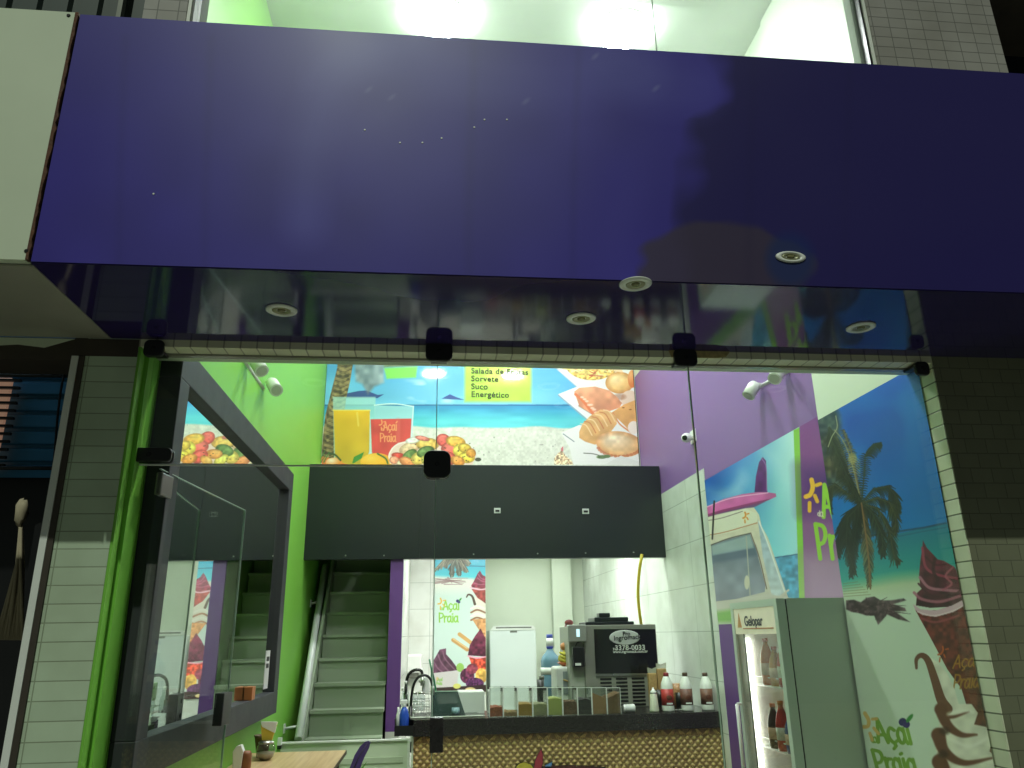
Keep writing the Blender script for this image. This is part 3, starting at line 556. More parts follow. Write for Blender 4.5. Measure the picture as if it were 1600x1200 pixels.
# --- palm tree mural near the street
YJ=4.45
pa=Art(0,XJ-.003,3.405,YJ,GZ+.02,1.262,330,820)
zh=pX(1440,826,XJ).z; zs=pX(1440,895,XJ).z
def f(x,y,z,u):
    c=mix((6,78,186),(18,120,192),(1.262-z)/(1.262-zh)); c=c+(vnoise(x,y,60,21)[...,None]-.5)*26; cl=np.clip(vnoise(x,y,42,22)*1.9-.95,0,1)*np.clip((760-y)/120,0,1); c=mix(c,(70,156,220),cl*.55)
    s=mix((18,116,146),(44,156,148),(zh-z)/(zh-zs)); c=np.where((z<zh)[...,None],s,c); 
    sd=mix((178,196,150),(206,220,202),(zs-z)/.12); k=np.clip((zs-z+(vnoise(x,y,50,23)-.5)*.05)/.07+.2,0,1)[...,None]; return c*(1-k)+sd*k
pa.fill(f)
hz=[pX(1290,842,XJ),pX(1500,812,XJ)]; pa.line([(1290,849),(1385,833),(1440,825),(1500,813)],3.2,(20,74,116)); pa.line([(1395,840),(1440,831),(1500,820)],1.6,(24,96,128))
for p in [(1282,655),(1286,700),(1290,730)]: pa.ell(p[0]+12,p[1]+10,20,34,(66,60,38),al=.75,soft=9,noise=.7,nsc=6)
C1=[(24,32,20),(44,46,26),(14,24,16),(78,68,40),(30,36,22)]
crown=(1346,786)
fr_=[[crown,(1330,760),(1322,720),(1310,690),(1296,668)],[crown,(1338,745),(1330,705),(1318,672)],[crown,(1350,745),(1352,712),(1366,695),(1376,692)],[crown,(1322,770),(1304,757),(1294,764),(1298,800)],[crown,(1366,764),(1388,760),(1400,775),(1404,800)],[crown,(1370,778),(1390,785),(1400,808),(1398,835)],[crown,(1372,795),(1390,830),(1397,870),(1406,876)],[crown,(1362,800),(1378,835),(1380,868)],[crown,(1350,815),(1356,860),(1358,915)],[crown,(1340,812),(1334,850),(1330,900)],[crown,(1326,800),(1312,830),(1310,870)],[crown,(1324,810),(1322,850),(1336,896)],[crown,(1334,770),(1320,745),(1312,735)],[(1296,668),(1300,690),(1320,735),crown]]
palm(pa,crown,12,C1,fr_,seed=4)
pa.curve([(1306,650),(1308,668),(1300,682),(1294,698)],1.6,(150,150,120)); pa.curve([(1304,672),(1318,690),(1330,720),(1342,770)],1.8,(150,142,100),al=.8)
pa.curve([(1346,786),(1352,830),(1358,880),(1360,920)],2.4,(122,92,56)); pa.ell(1332,716,7,9,(160,150,96),al=.7,soft=3)
for i in range(7): pa.curve([(1326,716+i*4),(1334,713+i*4),(1344,720+i*4)],1,(190,180,120),al=.6)
sh=[(1322,938),(1334,937),(1345,941),(1354,934),(1366,932),(1376,938),(1392,938),(1412,935),(1416,938),(1396,944),(1414,950),(1416,955),(1398,955),(1422,972),(1404,968),(1386,960),(1378,970),(1372,976),(1366,962),(1354,962),(1342,958),(1330,956),(1322,952)]
pa.poly(sh,(78,58,66),al=.9,soft=2,noise=.5,nsc=4)
for _ in range(30): 
    x=rr.uniform(1330,1405); y=rr.uniform(936,962); pa.line([(x,y),(x+rr.uniform(-20,24),y+rr.uniform(-6,12))],(1.8,.6),(72,56,60),al=.8)
for i in range(6): pa.line([(1318,912+i*4),(1340+i*4,909+i*4)],1.1,(120,112,84),al=.6)
# tall cup of purple cream
def cup(a,ox,oy,s,kx=0.0):
    T=lambda x,y:(ox+s*(x*1.18+kx*y),oy+s*y)
    a.poly([T(3,27),T(36,28),T(72,14),T(80,60),T(96,130),T(118,215),T(124,270),T(100,270),T(74,200),T(62,150),T(44,120),T(24,74)],(104,44,42),noise=.35,nsc=6,col2=(84,52,30))
    a.poly([T(6,0),T(12,-6),T(10,-14),T(9,-28),T(11,-50),T(14,-70),T(15,-82),T(20,-70),T(28,-60),T(34,-52),T(42,-50),T(56,-40),T(66,-24),T(70,0),T(72,12),T(50,22),T(24,24),T(4,20)],(98,24,48),noise=.35,nsc=9,col2=(66,18,34))
    for p,w_,c_ in [([(14,-70),(18,-40),(34,-28),(60,-22)],4,(160,60,84)),([(10,-24),(22,-8),(44,-4),(68,-2)],4.5,(186,120,140)),([(2,0),(12,10),(36,14),(66,4)],4.5,(176,104,124)),([(18,-56),(30,-44),(44,-44)],3,(66,16,32)),([(8,-14),(24,4),(50,6),(66,-6)],3,(62,14,30)),([(54,-40),(44,-26),(52,-14),(40,-4)],3.4,(176,86,108)),([(30,-52),(28,-34),(34,-20)],5,(58,14,28))]:
        a.curve([T(*q) for q in p],w_*s,c_,al=.85,soft=1.6)
    a.poly([T(0,18),T(10,26),T(30,28),T(52,20),T(72,8),T(74,16),T(54,30),T(30,38),T(12,35),T(3,27)],(214,176,190)); a.curve([T(6,30),T(28,36),T(56,27),T(74,14)],1.6*s,(238,214,220))
    a.curve([T(10,40),T(30,46),T(60,36)],3.5*s,(168,80,90),al=.7,soft=2)
def swirl(a,ox,oy,s):
    T=lambda x,y:(ox+s*x,oy+s*y)
    W_=[(6,34),(10,18),(20,17),(34,26),(50,44),(62,70),(68,92),(88,92),(98,106),(92,124),(112,128),(121,148),(116,166),(138,182),(151,200),(146,214),(172,250),(52,250),(44,206),(34,180),(32,150),(38,122),(40,100),(30,66),(20,38)]
    a.poly([T(*p) for p in W_[2:]],(222,220,202),noise=.08,nsc=12,soft=1.5)
    a.curve([T(2,36),T(2,22),T(10,16),T(20,24),T(30,52),T(40,84),T(50,100)],(4*s,17*s),(112,76,58))
    for p,w_ in (([(40,100),(50,124),(72,140),(96,140)],(20,3)),([(36,140),(46,166),(76,184),(122,176)],(22,3)),([(38,182),(56,214),(92,226),(152,214)],(24,4)),([(50,230),(80,250),(120,250)],(24,10)),([(44,110),(60,112),(84,104)],(8,2))):
        a.curve([T(*q) for q in p],(w_[0]*s,w_[1]*s),(104,66,48),soft=3)
    for p in ([(52,108),(72,102),(90,104)],[(54,146),(84,158),(112,146)],[(60,190),(100,204),(138,196)]): a.curve([T(*q) for q in p],5*s,(244,242,228),al=.7,soft=5)
    for q in ((46,134),(44,170)): a.ell(*T(*q),8*s,6*s,(52,30,24),al=.75,soft=5)
cup(pa,1426,926,1.0,.02)
word(pa,[('A',.95),('c',.75),('a',.85),('I',.4)],(1489,1044),(13.5,-1.2),(2.6,-13),2.2,(168,124,44)); word(pa,[('P',.85),('r',.6),('a',.85),('i',.3),('a',.9)],(1489,1077),(12,-1),(2.4,-15),2.4,(160,118,42)); sun_sign(pa,(1470,1024),(11,-1),(3,-13),2.4,(188,92,40))
swirl(pa,1430,1008,1.0)
logo(pa,(1371,1207),(19.2,1),(-6.2,-23.5),5.4,(126,166,62),(212,176,104))
mp=thing('palm_mural','tall palm beach mural with ice cream cups beside the wide tiled column','mural'); pa.build('printed_sheet',print_mat('satin_poster_print',.42),mp)
# --- van mural
va=Art(0,XR-.006,YJ-.15,6.655,.055,1.305,460,300)
def f(x,y,z,u):
    c=mix((34,92,190),(130,206,226),(x-1095)/130+(y-760)/260*.6); c=c+(vnoise(x,y,40,31)[...,None]-.5)*40; c=mix(c,(206,232,230),np.clip((x-1175)/90-(y-700)/420,0,.85)); return c
va.fill(f)
for p in [[(1100,790),(1150,765),(1160,740)],[(1120,800),(1155,770)],[(1190,700),(1215,720),(1225,745)],[(1100,765),(1135,770),(1165,750)]]: va.curve(p,14,(190,226,240),al=.25,soft=14) if len(p)>2 else va.line(p,9,(190,226,240),al=.3,soft=12)
va.poly([(1205,872),(1252,864),(1262,940),(1200,940)],(86,156,196),noise=.2,nsc=5); va.line([(1205,872),(1254,865)],1.4,(40,90,130))
va.poly([(1090,800),(1130,780),(1160,772),(1190,768),(1212,771),(1213,776),(1200,782),(1170,790),(1130,800),(1090,812)],(206,104,170),noise=.1,nsc=12); va.poly([(1090,808),(1130,796),(1180,784),(1205,779),(1180,792),(1130,806),(1090,814)],(120,40,90),al=.7); va.curve([(1090,798),(1140,779),(1200,770)],1.6,(240,180,220))
va.poly([(1179,769),(1181,745),(1186,722),(1192,714),(1197,720),(1199,769)],(92,40,110),noise=.15,nsc=8); va.curve([(1190,716),(1197,730),(1198,766)],1.6,(150,110,170))
va.poly([(1092,812),(1120,804),(1165,794),(1178,793),(1186,804),(1190,822),(1200,840),(1222,905),(1232,935),(1108,962),(1094,900)],(222,214,192),noise=.03,col2=(206,196,190)); va.poly([(1092,812),(1130,803),(1165,795),(1183,802),(1183,815),(1150,830),(1092,842)],(226,224,206))
va.curve([(1093,838),(1130,832),(1183,817)],1.5,(190,130,90)); va.curve([(1092,815),(1125,810),(1160,799)],1.2,(120,110,104))
va.poly([(1184,812),(1190,822),(1212,880),(1228,925),(1220,931),(1206,932),(1192,870)],(156,176,200),noise=.08,col2=(206,214,222)); va.curve([(1186,815),(1200,850),(1226,925)],2.2,(236,238,236)); va.curve([(1196,905),(1204,928),(1215,934),(1232,922)],3,(214,204,196))
va.poly([(1111,852),(1140,842),(1172,834),(1182,860),(1196,915),(1195,925),(1150,936),(1117,940)],(104,118,134),noise=.1,nsc=14,col2=(150,152,172)); va.poly([(1112,866),(1180,852),(1184,868),(1113,880)],(66,84,112),al=.6,soft=6); va.poly([(1112,853),(1172,835),(1178,856),(1113,868)],(186,206,206),al=.6,soft=3)
va.line([(1166,838),(1172,930)],2,(178,176,168)); va.ell(1167,910,4,11,(214,206,190)); va.curve([(1110,852),(1140,841),(1173,833)],1.6,(84,74,70)); va.curve([(1173,833),(1186,870),(1198,920)],1.6,(120,96,84))
va.line([(1116,783),(1113,842)],2.6,(44,40,44)); sun_sign(va,(1164,810),(7,-1.4),(0,-9),2.4,(226,146,52))
va.poly([(1104,940),(1118,942),(1200,928),(1240,935),(1256,1000),(1110,1000)],(214,206,200),al=.95,soft=2); va.poly([(1110,957),(1300,930),(1300,975),(1112,972)],(134,184,96),soft=8)
va.poly([(1240,672),(1249,668),(1258,945),(1249,945)],(138,200,70)); va.line([(1249.5,668),(1258.5,945)],1,(60,80,50))
va.poly([(1249,664),(1330,620),(1330,945),(1258,945)],(126,50,136),soft=1,col2=(150,110,150)); va.poly([(1250,730),(1330,730),(1330,800),(1254,800)],(74,34,116),al=.85,soft=40); va.poly([(1253,868),(1330,868),(1330,945),(1258,945)],(172,140,170),al=.8,soft=30)
sun_sign(va,(1266,778),(17,-3),(2,-27),6.5,(240,184,56)); word(va,[('A',1)],(1287,808),(19,1),(-4,-33),6.2,(152,206,66)); word(va,[('P',.95),('r',.7),('a',.9)],(1280,873),(20,0),(-4.5,-36),6.4,(152,206,66)); word(va,[('d',.6),('a',.7)],(1277,806),(7,1),(0,-7),1.4,(220,214,190))
mv=thing('van_mural','mural of cream van with pink surfboard above the drinks fridge','mural'); va.build('printed_sheet',print_mat('satin_van_print',.42),mv)
# --- banner in the kitchen
x0=pY(678,1000,11.23).x; x1=pY(759,1000,11.23).x; z0=pY(720,1082,11.23).z
ba=Art(1,11.23,x0,x1,z0,1.1,180,470)
def f(x,y,z,u):
    c=mix((60,178,222),(90,204,224),(y-872)/28); c=mix(c,(236,232,226),np.clip((y-899-(x-700)*.06)/5,0,1)); return mix(c,(208,224,220),np.clip((y-915)/18,0,1))
ba.fill(f); ba.line([(725,884),(760,885)],1.4,(30,110,150))
palm(ba,(712,874),5,[(92,92,84),(70,72,66),(120,112,100)],[[(712,872),(700,876),(694,884)],[(712,872),(706,884),(706,900)],[(712,872),(722,880),(730,892)],[(712,872),(716,884),(718,898)],[(712,872),(696,874),(680,890)],[(712,872),(728,874),(734,880)]],seed=5)
for i in range(12): ba.line([(rr.uniform(676,700),rr.uniform(902,914)),(rr.uniform(700,732),rr.uniform(902,914))],(1.8,.8),(150,118,122),al=.7)
def cup_s(a,T,s,rim=True):
    a.poly([T(3,27),T(36,22),T(44,60),T(40,84),T(24,74)],(150,70,66),noise=.35,nsc=4)
    a.poly([T(2,14),T(8,0),T(18,-30),T(24,-42),T(30,-26),T(44,-14),T(54,0),T(56,18),T(30,24),T(4,22)],(128,48,80),noise=.3,nsc=4,col2=(140,50,70))
    for p in ([(20,-28),(28,-12),(44,-6)],[(8,4),(24,10),(50,6)],[(18,-14),(30,-2),(46,2)]): a.curve([T(*q) for q in p],1.8,(186,110,140),al=.7)
    a.curve([T(0,22),T(26,29),T(56,22)],2.2,(240,196,216))
cup_s(ba,lambda x,y:(735+x*.62,909+y*.42),1)
ba.poly([(742,932),(752,938),(760,944),(760,966),(738,964)],(232,226,214)); ba.curve([(729,933),(732,929),(738,932),(742,944)],(2,4),(84,66,56))
for i in range(4): ba.curve([(736,951+i*6),(746,947+i*6),(760,952+i*6)],2.8,(150,110,86) if i%2 else (240,236,228))
ba.poly([(738,968),(760,966),(760,1000),(752,990)],(206,150,104),noise=.2,nsc=3); ba.line([(708,1000),(730,1015)],6,(196,148,92)); ba.line([(718,991),(738,1006)],6,(206,158,100)); ba.line([(708,998),(730,1013)],1.6,(236,200,150))
ba.poly([(731,1024),(734,1008),(742,994),(751,982),(756,992),(760,1000),(760,1026)],(112,52,72),noise=.35,nsc=4,col2=(92,40,62)); ba.poly([(733,1027),(760,1027),(760,1046),(740,1048)],(214,82,64),noise=.4,nsc=3); ba.curve([(731,1025),(745,1028),(760,1026)],2.2,(240,170,196))
ba.poly([(674,1052),(676,1034),(682,1024),(687,1015),(697,1013),(697,1022),(706,1032),(716,1046),(714,1052)],(98,62,84),noise=.3,nsc=5)
for p in ([(684,1022),(690,1036),(704,1052)],[(692,1018),(696,1030),(712,1048)],[(678,1034),(684,1044),(694,1052)]): ba.curve(p,2,(146,110,132),al=.7)
ba.poly([(675,1052),(717,1047),(714,1074),(680,1074)],(214,204,208)); logo(ba,(682,1070),(2.6,0),(0,-3),1,(150,190,110),(230,180,90),berry=False); ba.ell(719,1043,6,7,(150,190,100)); ba.ell(730,1056,11,12,(106,52,82),noise=.5,nsc=3); ba.ell(738,1045,9,8,(150,70,90),noise=.3,nsc=3); ba.ell(752,1056,9,12,(226,176,92),noise=.3,nsc=3); ba.ell(742,1068,14,9,(84,44,84),noise=.5,nsc=2); ba.poly([(674,1075),(760,1070),(760,1084),(674,1084)],(60,44,44)); ba.ell(714,1072,6,4,(220,214,120)); ba.ell(735,1077,8,3,(230,206,150))
logo(ba,(686,972),(9,0),(0,-9.4),2,(140,194,68),(234,178,70))
bn=thing('kitchen_banner','upright banner of purple ice creams hanging in the kitchen left of the freezer','banner'); ba.build('printed_sheet',PM,bn)
# ------------------------------------------------------------------ mirror
XM_=-1.17
mr_=thing('wall_mirror','big black framed mirror mounted on the green side wall','mirror')
yo0,yo1,zt0,zb0=3.505,6.56,1.325,-.545; yi0,yi1,zt1,zb1=3.64,6.40,1.165,-.385
MB().box(XL,XM_,yo0,yi0,zb1,zt1).box(XL,XM_,yi1,yo1,zb1,zt1).box(XL,XM_,yo0,yo1,zt1+.0005,zt0).box(XL,XM_,yo0,yo1,zb0,zb1-.0005).build('frame',M['frame'],mr_,bevel=.004)
mm=nm('mirror_silver')[0]; b_=mm.node_tree.nodes['Principled BSDF']; b_.inputs['Base Color'].default_value=(.88,.92,.89,1); b_.inputs['Metallic'].default_value=1; b_.inputs['Roughness'].default_value=.012
MB().box(XL+.002,-1.213,yi0+.0005,yi1-.0005,zb1+.0005,zt1-.0005).build('mirror_glass',mm,mr_)
q=pX(382,1098,-1.21); wb=tag(MB().box(-1.211,-1.155,q.y-.045,q.y-.002,zb1+.001,zb1+.085).box(-1.211,-1.155,q.y+.002,q.y+.045,zb1+.001,zb1+.085).build('wooden_box',P('orange_wood',(176,112,66),.4,var=.1),bevel=.004),'small split orange brown wooden box on the mirror frame','box')
a=pX(409,1082,-1.168); lb=thing('paper_notice','white paper notice with lines of print at the corner of the mirror frame','notice')
y_=yi1-.20; MB().box(-1.2125,-1.2105,y_,y_+.15,zb1+.03,zb1+.30).build('paper',M['wplas'],lb)
for i,z in enumerate((.245,.195)): MB().box(-1.2103,-1.209,y_+.03,y_+.12,zb1+z-.02,zb1+z+.012).build('printed_line',M['blackm'],lb)
# ------------------------------------------------------------------ glass storefront
gs=thing('glass_storefront','frameless fixed glass panes of the shop front','storefront')
def pane(x0,x1,z0,z1,nm_='fixed_pane'):
    p=MB().box(x0,x1,YG-.004,YG+.004,z0,z1).build(nm_,M['pane'],gs); return p
XA,XB=.0165,1.2285; zt_=.728
pane(-1.262,XA-.003,zt_,1.232,'transom_pane'); p1=pane(XA+.001,XB-.003,GZ+.01,1.232); p2=pane(XB+.001,2.425,GZ+.01,1.232)
e1=MB().box(-1.262,XA-.003,YG-.0045,YG+.0045,zt_-.006,zt_-.0002).build('polished_edge',M['wplas'],gs)
for x in (XA-.001,XB-.001): MB().box(x-.0018,x+.0018,YG-.0046,YG+.0046,GZ+.01,1.232).build('pane_joint',M['glassedge'],gs)
MB().box(XB+.0012,XB+.004,YG-.0043,YG+.0043,GZ+.01,1.232).build('dark_joint',M['dgreen'],gs)
def patch(label,px,py,w_,h_,Y=YG,par=None):
    q=pY(px,py,Y); t=thing('glass_clamp',label,'clamp','black clamps that hold the glass panes')
    rc=min(w_,h_)*.3; o_=[]
    for cx_,cz_,a0_ in ((w_/2-rc,h_/2-rc,0),(-w_/2+rc,h_/2-rc,90),(-w_/2+rc,-h_/2+rc,180),(w_/2-rc,-h_/2+rc,270)):
        for k_ in range(7): an=math.radians(a0_+k_*15); o_.append((q.x+cx_+rc*math.cos(an),0,q.z+cz_+rc*math.sin(an)))
    MB().prism([(a_,Y-.028,c_) for a_,b_,c_ in o_],(0,.023,0)).build('front_plate',M['blackm'],t,bevel=.006,seg=3)
    if Y>3.35: MB().prism([(a_,Y+.005,c_) for a_,b_,c_ in o_],(0,.02,0)).build('back_plate',M['blackm'],t,bevel=.006,seg=3)
    else: MB().box(q.x-w_*.3,q.x+w_*.3,Y-.004,YG-.005,1.214,1.227).build('bracket',M['blackm'],t)
    MB().lathe((q.x,Y-.0275,q.z),[(.011,0),(.009,-.002)],14,'y').build('screw_cap',P('dark_chrome',(40,40,42),.2,metal=.6),t); return t
patch('black clamp on the lintel above the first glass joint from the green jamb',686,551,.122,.098,3.30)
patch('black clamp on the lintel above the second glass joint',1069,561,.112,.09,3.30)
patch('black clamp at the middle of the first glass joint, beside the transom edge',683,727,.122,.128)
patch('black clamp in the upper corner beside the green jamb',243,547,.085,.08,3.30)
patch('black clamp in the upper corner beside the wide tiled column',1437,578,.07,.07,3.30)
patch('wide black door clamp below the transom near the green jamb',236,712,.185,.062)
dl=thing('door_lock','black rectangular lock on the glass at the counter end','lock')
x0,x1,z0,z1=rect(671,1121,692,1176,YG-.02); MB().box(x0,x1,YG-.03,YG-.008,z0,z1).build('front_plate',M['granite'],dl,bevel=.002); MB().box(x0,x1,YG+.008,YG+.03,z0,z1).build('back_plate',M['granite'],dl,bevel=.002)
# open door
dr=thing('glass_door','glass door swung open into the shop in front of the mirror','door')
h0=Vector((-1.185,3.43,0)); h1=Vector((-1.085,4.60,0)); d=(h1-h0).normalized(); n_=Vector((d.y,-d.x,0))*.005; ztop=.712
def slab(a,b,z0,z1,t): 
    p=[a-n_*t,b-n_*t,b+n_*t,a+n_*t]; return MB().hexa([(q.x,q.y,z0) for q in p]+[(q.x,q.y,z1) for q in p])
slab(h0,h1,GZ+.02,ztop,1).build('door_pane',glass_mat('door_glass_pane',(.95,.98,.96),.42),dr)
slab(h0,h1,ztop+.0003,ztop+.003,1).build('top_edge',M['glassedge'],dr); slab(h1+d*.0003,h1+d*.003,GZ+.02,ztop,1).build('free_edge',M['glassedge'],dr)
l_=slab(h1-d*.13,h1+d*.005,-.43,-.27,5).build('lock_case',P('brushed_lock',(70,70,70),.35,metal=.5),dr,bevel=.004)
for dz in (-.31,-.38):
    q=h1-d*.05-n_*5; MB().tube([(q.x,q.y,dz),(q.x-n_.x*1.5,q.y-n_.y*1.5,dz)],.011,12).build('screw_cap',M['blackm'],l_)
slab(h0+d*.0,h0+d*.12,.60,.70,3).build('pivot_plate',P('pivot_metal',(120,120,112),.3,metal=.6),dr,bevel=.006)
# ------------------------------------------------------------------ stairs
st=thing('metal_staircase','steep grey green staircase rising behind the white gate','staircase')
y0,z0,t_,r_=7.6,-.857,.2,.222; sx0=pY(478,1139,y0).x; sx1=-.415; nx=(sx0+sx1)/2
for k in range(-3,12):
    y=y0+k*t_; z=z0+k*r_
    s_=MB().box(sx0,sx1,y-.038,y+t_-.0388,z-.03,z).build('tread',M['stair'],st); MB().box(sx0+.003,sx1-.003,y+t_-.019,y+t_-.011,z-.03,z+r_-.0305).box(sx0+.002,sx1-.002,y+t_-.0385,y+t_-.0195,z-.012,z-.0005).build('riser',M['stair'],st)
    if k<1: MB().box(nx-.03,nx+.03,y+t_-.0235,y+t_-.0192,z+.0008,z+r_-.032).build('riser_rib',M['stair'],st)
def sl(x,w,h,y0,y1,off,nm_,mat):
    za=z0+(y0-7.6)/t_*r_; zb=z0+(y1-7.6)/t_*r_
    MB().hexa([(x,y0,za+off),(x+w,y0,za+off),(x+w,y1,zb+off),(x,y1,zb+off),(x,y0,za+off+h),(x+w,y0,za+off+h),(x+w,y1,zb+off+h),(x,y1,zb+off+h)]).build(nm_,mat,st)
sl(sx0-.032,.03,.24,7.0,9.8,-.12,'stringer',M['stair'])
hr=thing('handrail','white sloping handrail on the green wall beside the stairs','handrail')
a=pY(466,1155,7.45); b=pY(508,885,9.05); MB().tube([a,b],.034,14).build('rail',M['rail'],hr)
for t in (.06,.75):
    q=a.lerp(b,t); MB().tube([q,(XL,q.y,q.z-.02)],.012,8).build('bracket',M['rail'],hr); MB().box(XL,XL+.01,q.y-.03,q.y+.03,q.z-.055,q.z+.02).build('wall_plate',M['rail'],hr)
# white gate
gt=thing('white_gate','low white panelled gate closing off the stairs','gate')
x0,x1,zz,zt=rect(436,1157,638,1200,7.32); wg=P('gate_enamel',(196,206,184),.35,var=.03)
MB().box(x0,x1,7.32,7.345,GZ+.05,zt-.012).build('panel',wg,gt)
for i in range(5): 
    z=zt-.14-i*.16; MB().hexa([(x0+.04,7.308,z-.045),(x1-.05,7.308,z-.045),(x1-.05,7.3195,z-.05),(x0+.04,7.3195,z-.05),(x0+.04,7.300,z),(x1-.05,7.300,z),(x1-.05,7.3195,z),(x0+.04,7.3195,z)]).build('raised_slat',wg,gt)
MB().box(x0-.01,x1+.01,7.30,7.35,zt-.012,zt).build('top_rim',M['white_s'],gt); MB().box(x1-.012,x1+.01,7.298,7.35,GZ+.05,zt-.0125).build('side_rim',M['white_s'],gt)
def pbox(px0,py0,px1,py1,Y,dep,nm_,mat,par=None,bevel=.003):
    a0,a1,b0,b1=rect(px0,py0,px1,py1,Y); return MB().box(a0,a1,Y,Y+dep,b0,b1).build(nm_,mat,par,bevel=bevel)
lt=thing('gate_latch','black and white latch between gate and counter','latch'); pbox(641,1146,646,1159,7.25,.04,'white_body',M['wplas'],lt); pbox(640.5,1159.5,646,1176,7.24,.05,'black_body',M['blackm'],lt)
hg=thing('hinge_block','white hinge block of the gate by the green wall','hinge'); pbox(432,1153,439.5,1165,7.28,.04,'white_block',M['wplas'],hg); pbox(431.5,1165.5,438.5,1171,7.28,.04,'black_foot',M['blackm'],hg)
# ------------------------------------------------------------------ counter
ct=thing('service_counter','woven gold fronted counter with dark granite top','counter')
cx0=pY(646,1125,6.80).x; cz=-.645
MB().box(cx0,2.462,6.775,7.42,cz-.125,cz).build('granite_top',M['granite'],ct,bevel=.004)
wv,nt,b_=nm('woven_straw'); N=nt.nodes; L=nt.links
tc=N.new('ShaderNodeTexCoord'); mp_=N.new('ShaderNodeMapping'); mp_.inputs['Rotation'].default_value=(0,math.radians(45),0); L.new(tc.outputs['Object'],mp_.inputs[0])
def wave(dirx,scale):
    w_=N.new('ShaderNodeTexWave'); w_.wave_type='BANDS'; w_.bands_direction=dirx; w_.inputs['Scale'].default_value=scale; w_.inputs['Distortion'].default_value=.9; w_.inputs['Detail'].default_value=2; w_.inputs['Detail Scale'].default_value=3; L.new(mp_.outputs[0],w_.inputs[0]); return w_
w1,w2=wave('X',7.6),wave('Z',7.6); ml=N.new('ShaderNodeMath'); ml.operation='MULTIPLY'; L.new(w1.outputs['Fac'],ml.inputs[0]); L.new(w2.outputs['Fac'],ml.inputs[1])
nz=N.new('ShaderNodeTexNoise'); nz.inputs['Scale'].default_value=30; L.new(tc.outputs['Object'],nz.inputs[0]); ad=N.new('ShaderNodeMath'); ad.operation='MULTIPLY_ADD'; ad.inputs[1].default_value=.5; L.new(nz.outputs['Fac'],ad.inputs[0]); L.new(ml.outputs[0],ad.inputs[2])
cr=N.new('ShaderNodeValToRGB'); e_=cr.color_ramp.elements; e_[0].position=.25; e_[0].color=(.20,.12,.04,1); e_[1].position=.62; e_[1].color=(.60,.42,.16,1); L.new(ad.outputs[0],cr.inputs[0]); L.new(cr.outputs[0],b_.inputs['Base Color'])
bp=N.new('ShaderNodeBump'); bp.inputs['Strength'].default_value=.9; bp.inputs['Distance'].default_value=.02; L.new(ad.outputs[0],bp.inputs['Height']); L.new(bp.outputs[0],b_.inputs['Normal']); b_.inputs['Roughness'].default_value=.45
MB().box(cx0+.004,2.46,6.81,6.84,GZ,cz-.18).build('woven_front',wv,ct)
MB().box(cx0+.004,2.46,6.812,6.84,cz-.1795,cz-.1255).build('rope_band',P('rope_weave',(128,98,56),.6,var=.5,scale=50,bump=.6),ct)
mb=MB(); x=cx0+.02; rp=P('straw_rope',(190,156,96),.6,var=.3,scale=60)
while x<2.4:
    for k in range(3):
        o_=k*.016; mb.tube([(x+o_,6.806,cz-.175),(x+.045+o_*.4,6.804,cz-.13)],.004,5); mb.tube([(x+.14-o_,6.806,cz-.175),(x+.095-o_*.4,6.804,cz-.13)],.004,5)
    x+=.15
mb.build('zigzag_ropes',rp,ct)
MB().box(cx0-.012,cx0+.002,6.80,7.42,GZ,cz-.126).build('end_panel',wg,ct)
# petal emblem on the front of the counter
em=thing('petal_emblem','emblem of coloured pointed petals with black outlines fixed on the woven counter front','emblem')
def petal(pts,col,nm_='petal'):
    w3=[pY(x,y,6.785) for x,y in pts]; c=sum(w3,Vector())/len(w3)
    MB().prism([c+(p-c)*1.13+Vector((0,.004,0)) for p in w3],(0,.008,0)).build('petal_outline',M['blackm'],em); MB().prism([p for p in w3],(0,.006,0)).build(nm_,P('petal_colour',col,.4),em)
petal([(806,1199),(812,1193),(820,1191),(830,1195),(836,1204),(822,1206)],(186,170,60)); petal([(852,1204),(852,1196),(858,1193),(863,1190),(861,1200),(858,1206)],(92,130,176))
petal([(834,1204),(836,1190),(841,1178),(846,1171),(848,1180),(848,1192),(844,1206)],(150,42,60)); petal([(846,1206),(850,1198),(890,1196),(940,1199),(940,1210)],(70,28,30))
# sink end of the counter
def cyl(px,py0,py1,Y,r,nm_,mat,par=None,n=20,prof=None):
    q=pY(px,py1,Y); h=pY(px,py0,Y).z-q.z; pr=prof or [(1,0),(1,1)]
    return MB().lathe((q.x,Y+r,q.z),[(a*r,b*h) for a,b in pr],n).build(nm_,mat,par)
sk=thing('sink_basin','stainless steel sink edge at the left end of the counter','sink')
x0,x1,_,_=rect(641,1115,758,1123,6.775); 
MB().box(x0,x1,6.771,6.80,cz+.0005,cz+.022).box(x0,x0+.03,6.80,7.3,cz+.0005,cz+.022).build('rim',M['steel'],sk,bevel=.004); MB().box(x0+.04,x1-.04,6.9,7.3,cz+.0006,cz+.008).build('bowl',M['steeld'],sk)
def faucet(label,pts,Y,r,mat):
    t=thing('kitchen_faucet',label,'faucet','black gooseneck faucets over the sink')
    P3=[pY(x,y,Y) for x,y in pts]; sm=[]
    for i in range(len(P3)-1):
        a=P3[max(i-1,0)];b=P3[i];c=P3[i+1];e=P3[min(i+2,len(P3)-1)]
        for u in (0,.25,.5,.75): sm.append(.5*((2*b)+(-a+c)*u+(2*a-5*b+4*c-e)*u*u+(-a+3*b-3*c+e)*u**3))
    sm.append(P3[-1]); MB().tube(sm,r,10).build('neck',mat,t); MB().lathe((P3[0].x,Y,P3[0].z-.02),[(.028,0),(.028,.02),(.016,.03),(.016,.1)],16).build('base',mat,t); MB().tube([sm[-1],sm[-1]+Vector((0,0,-.07))],[.015,.018],10).build('spout',M['steel'],t)
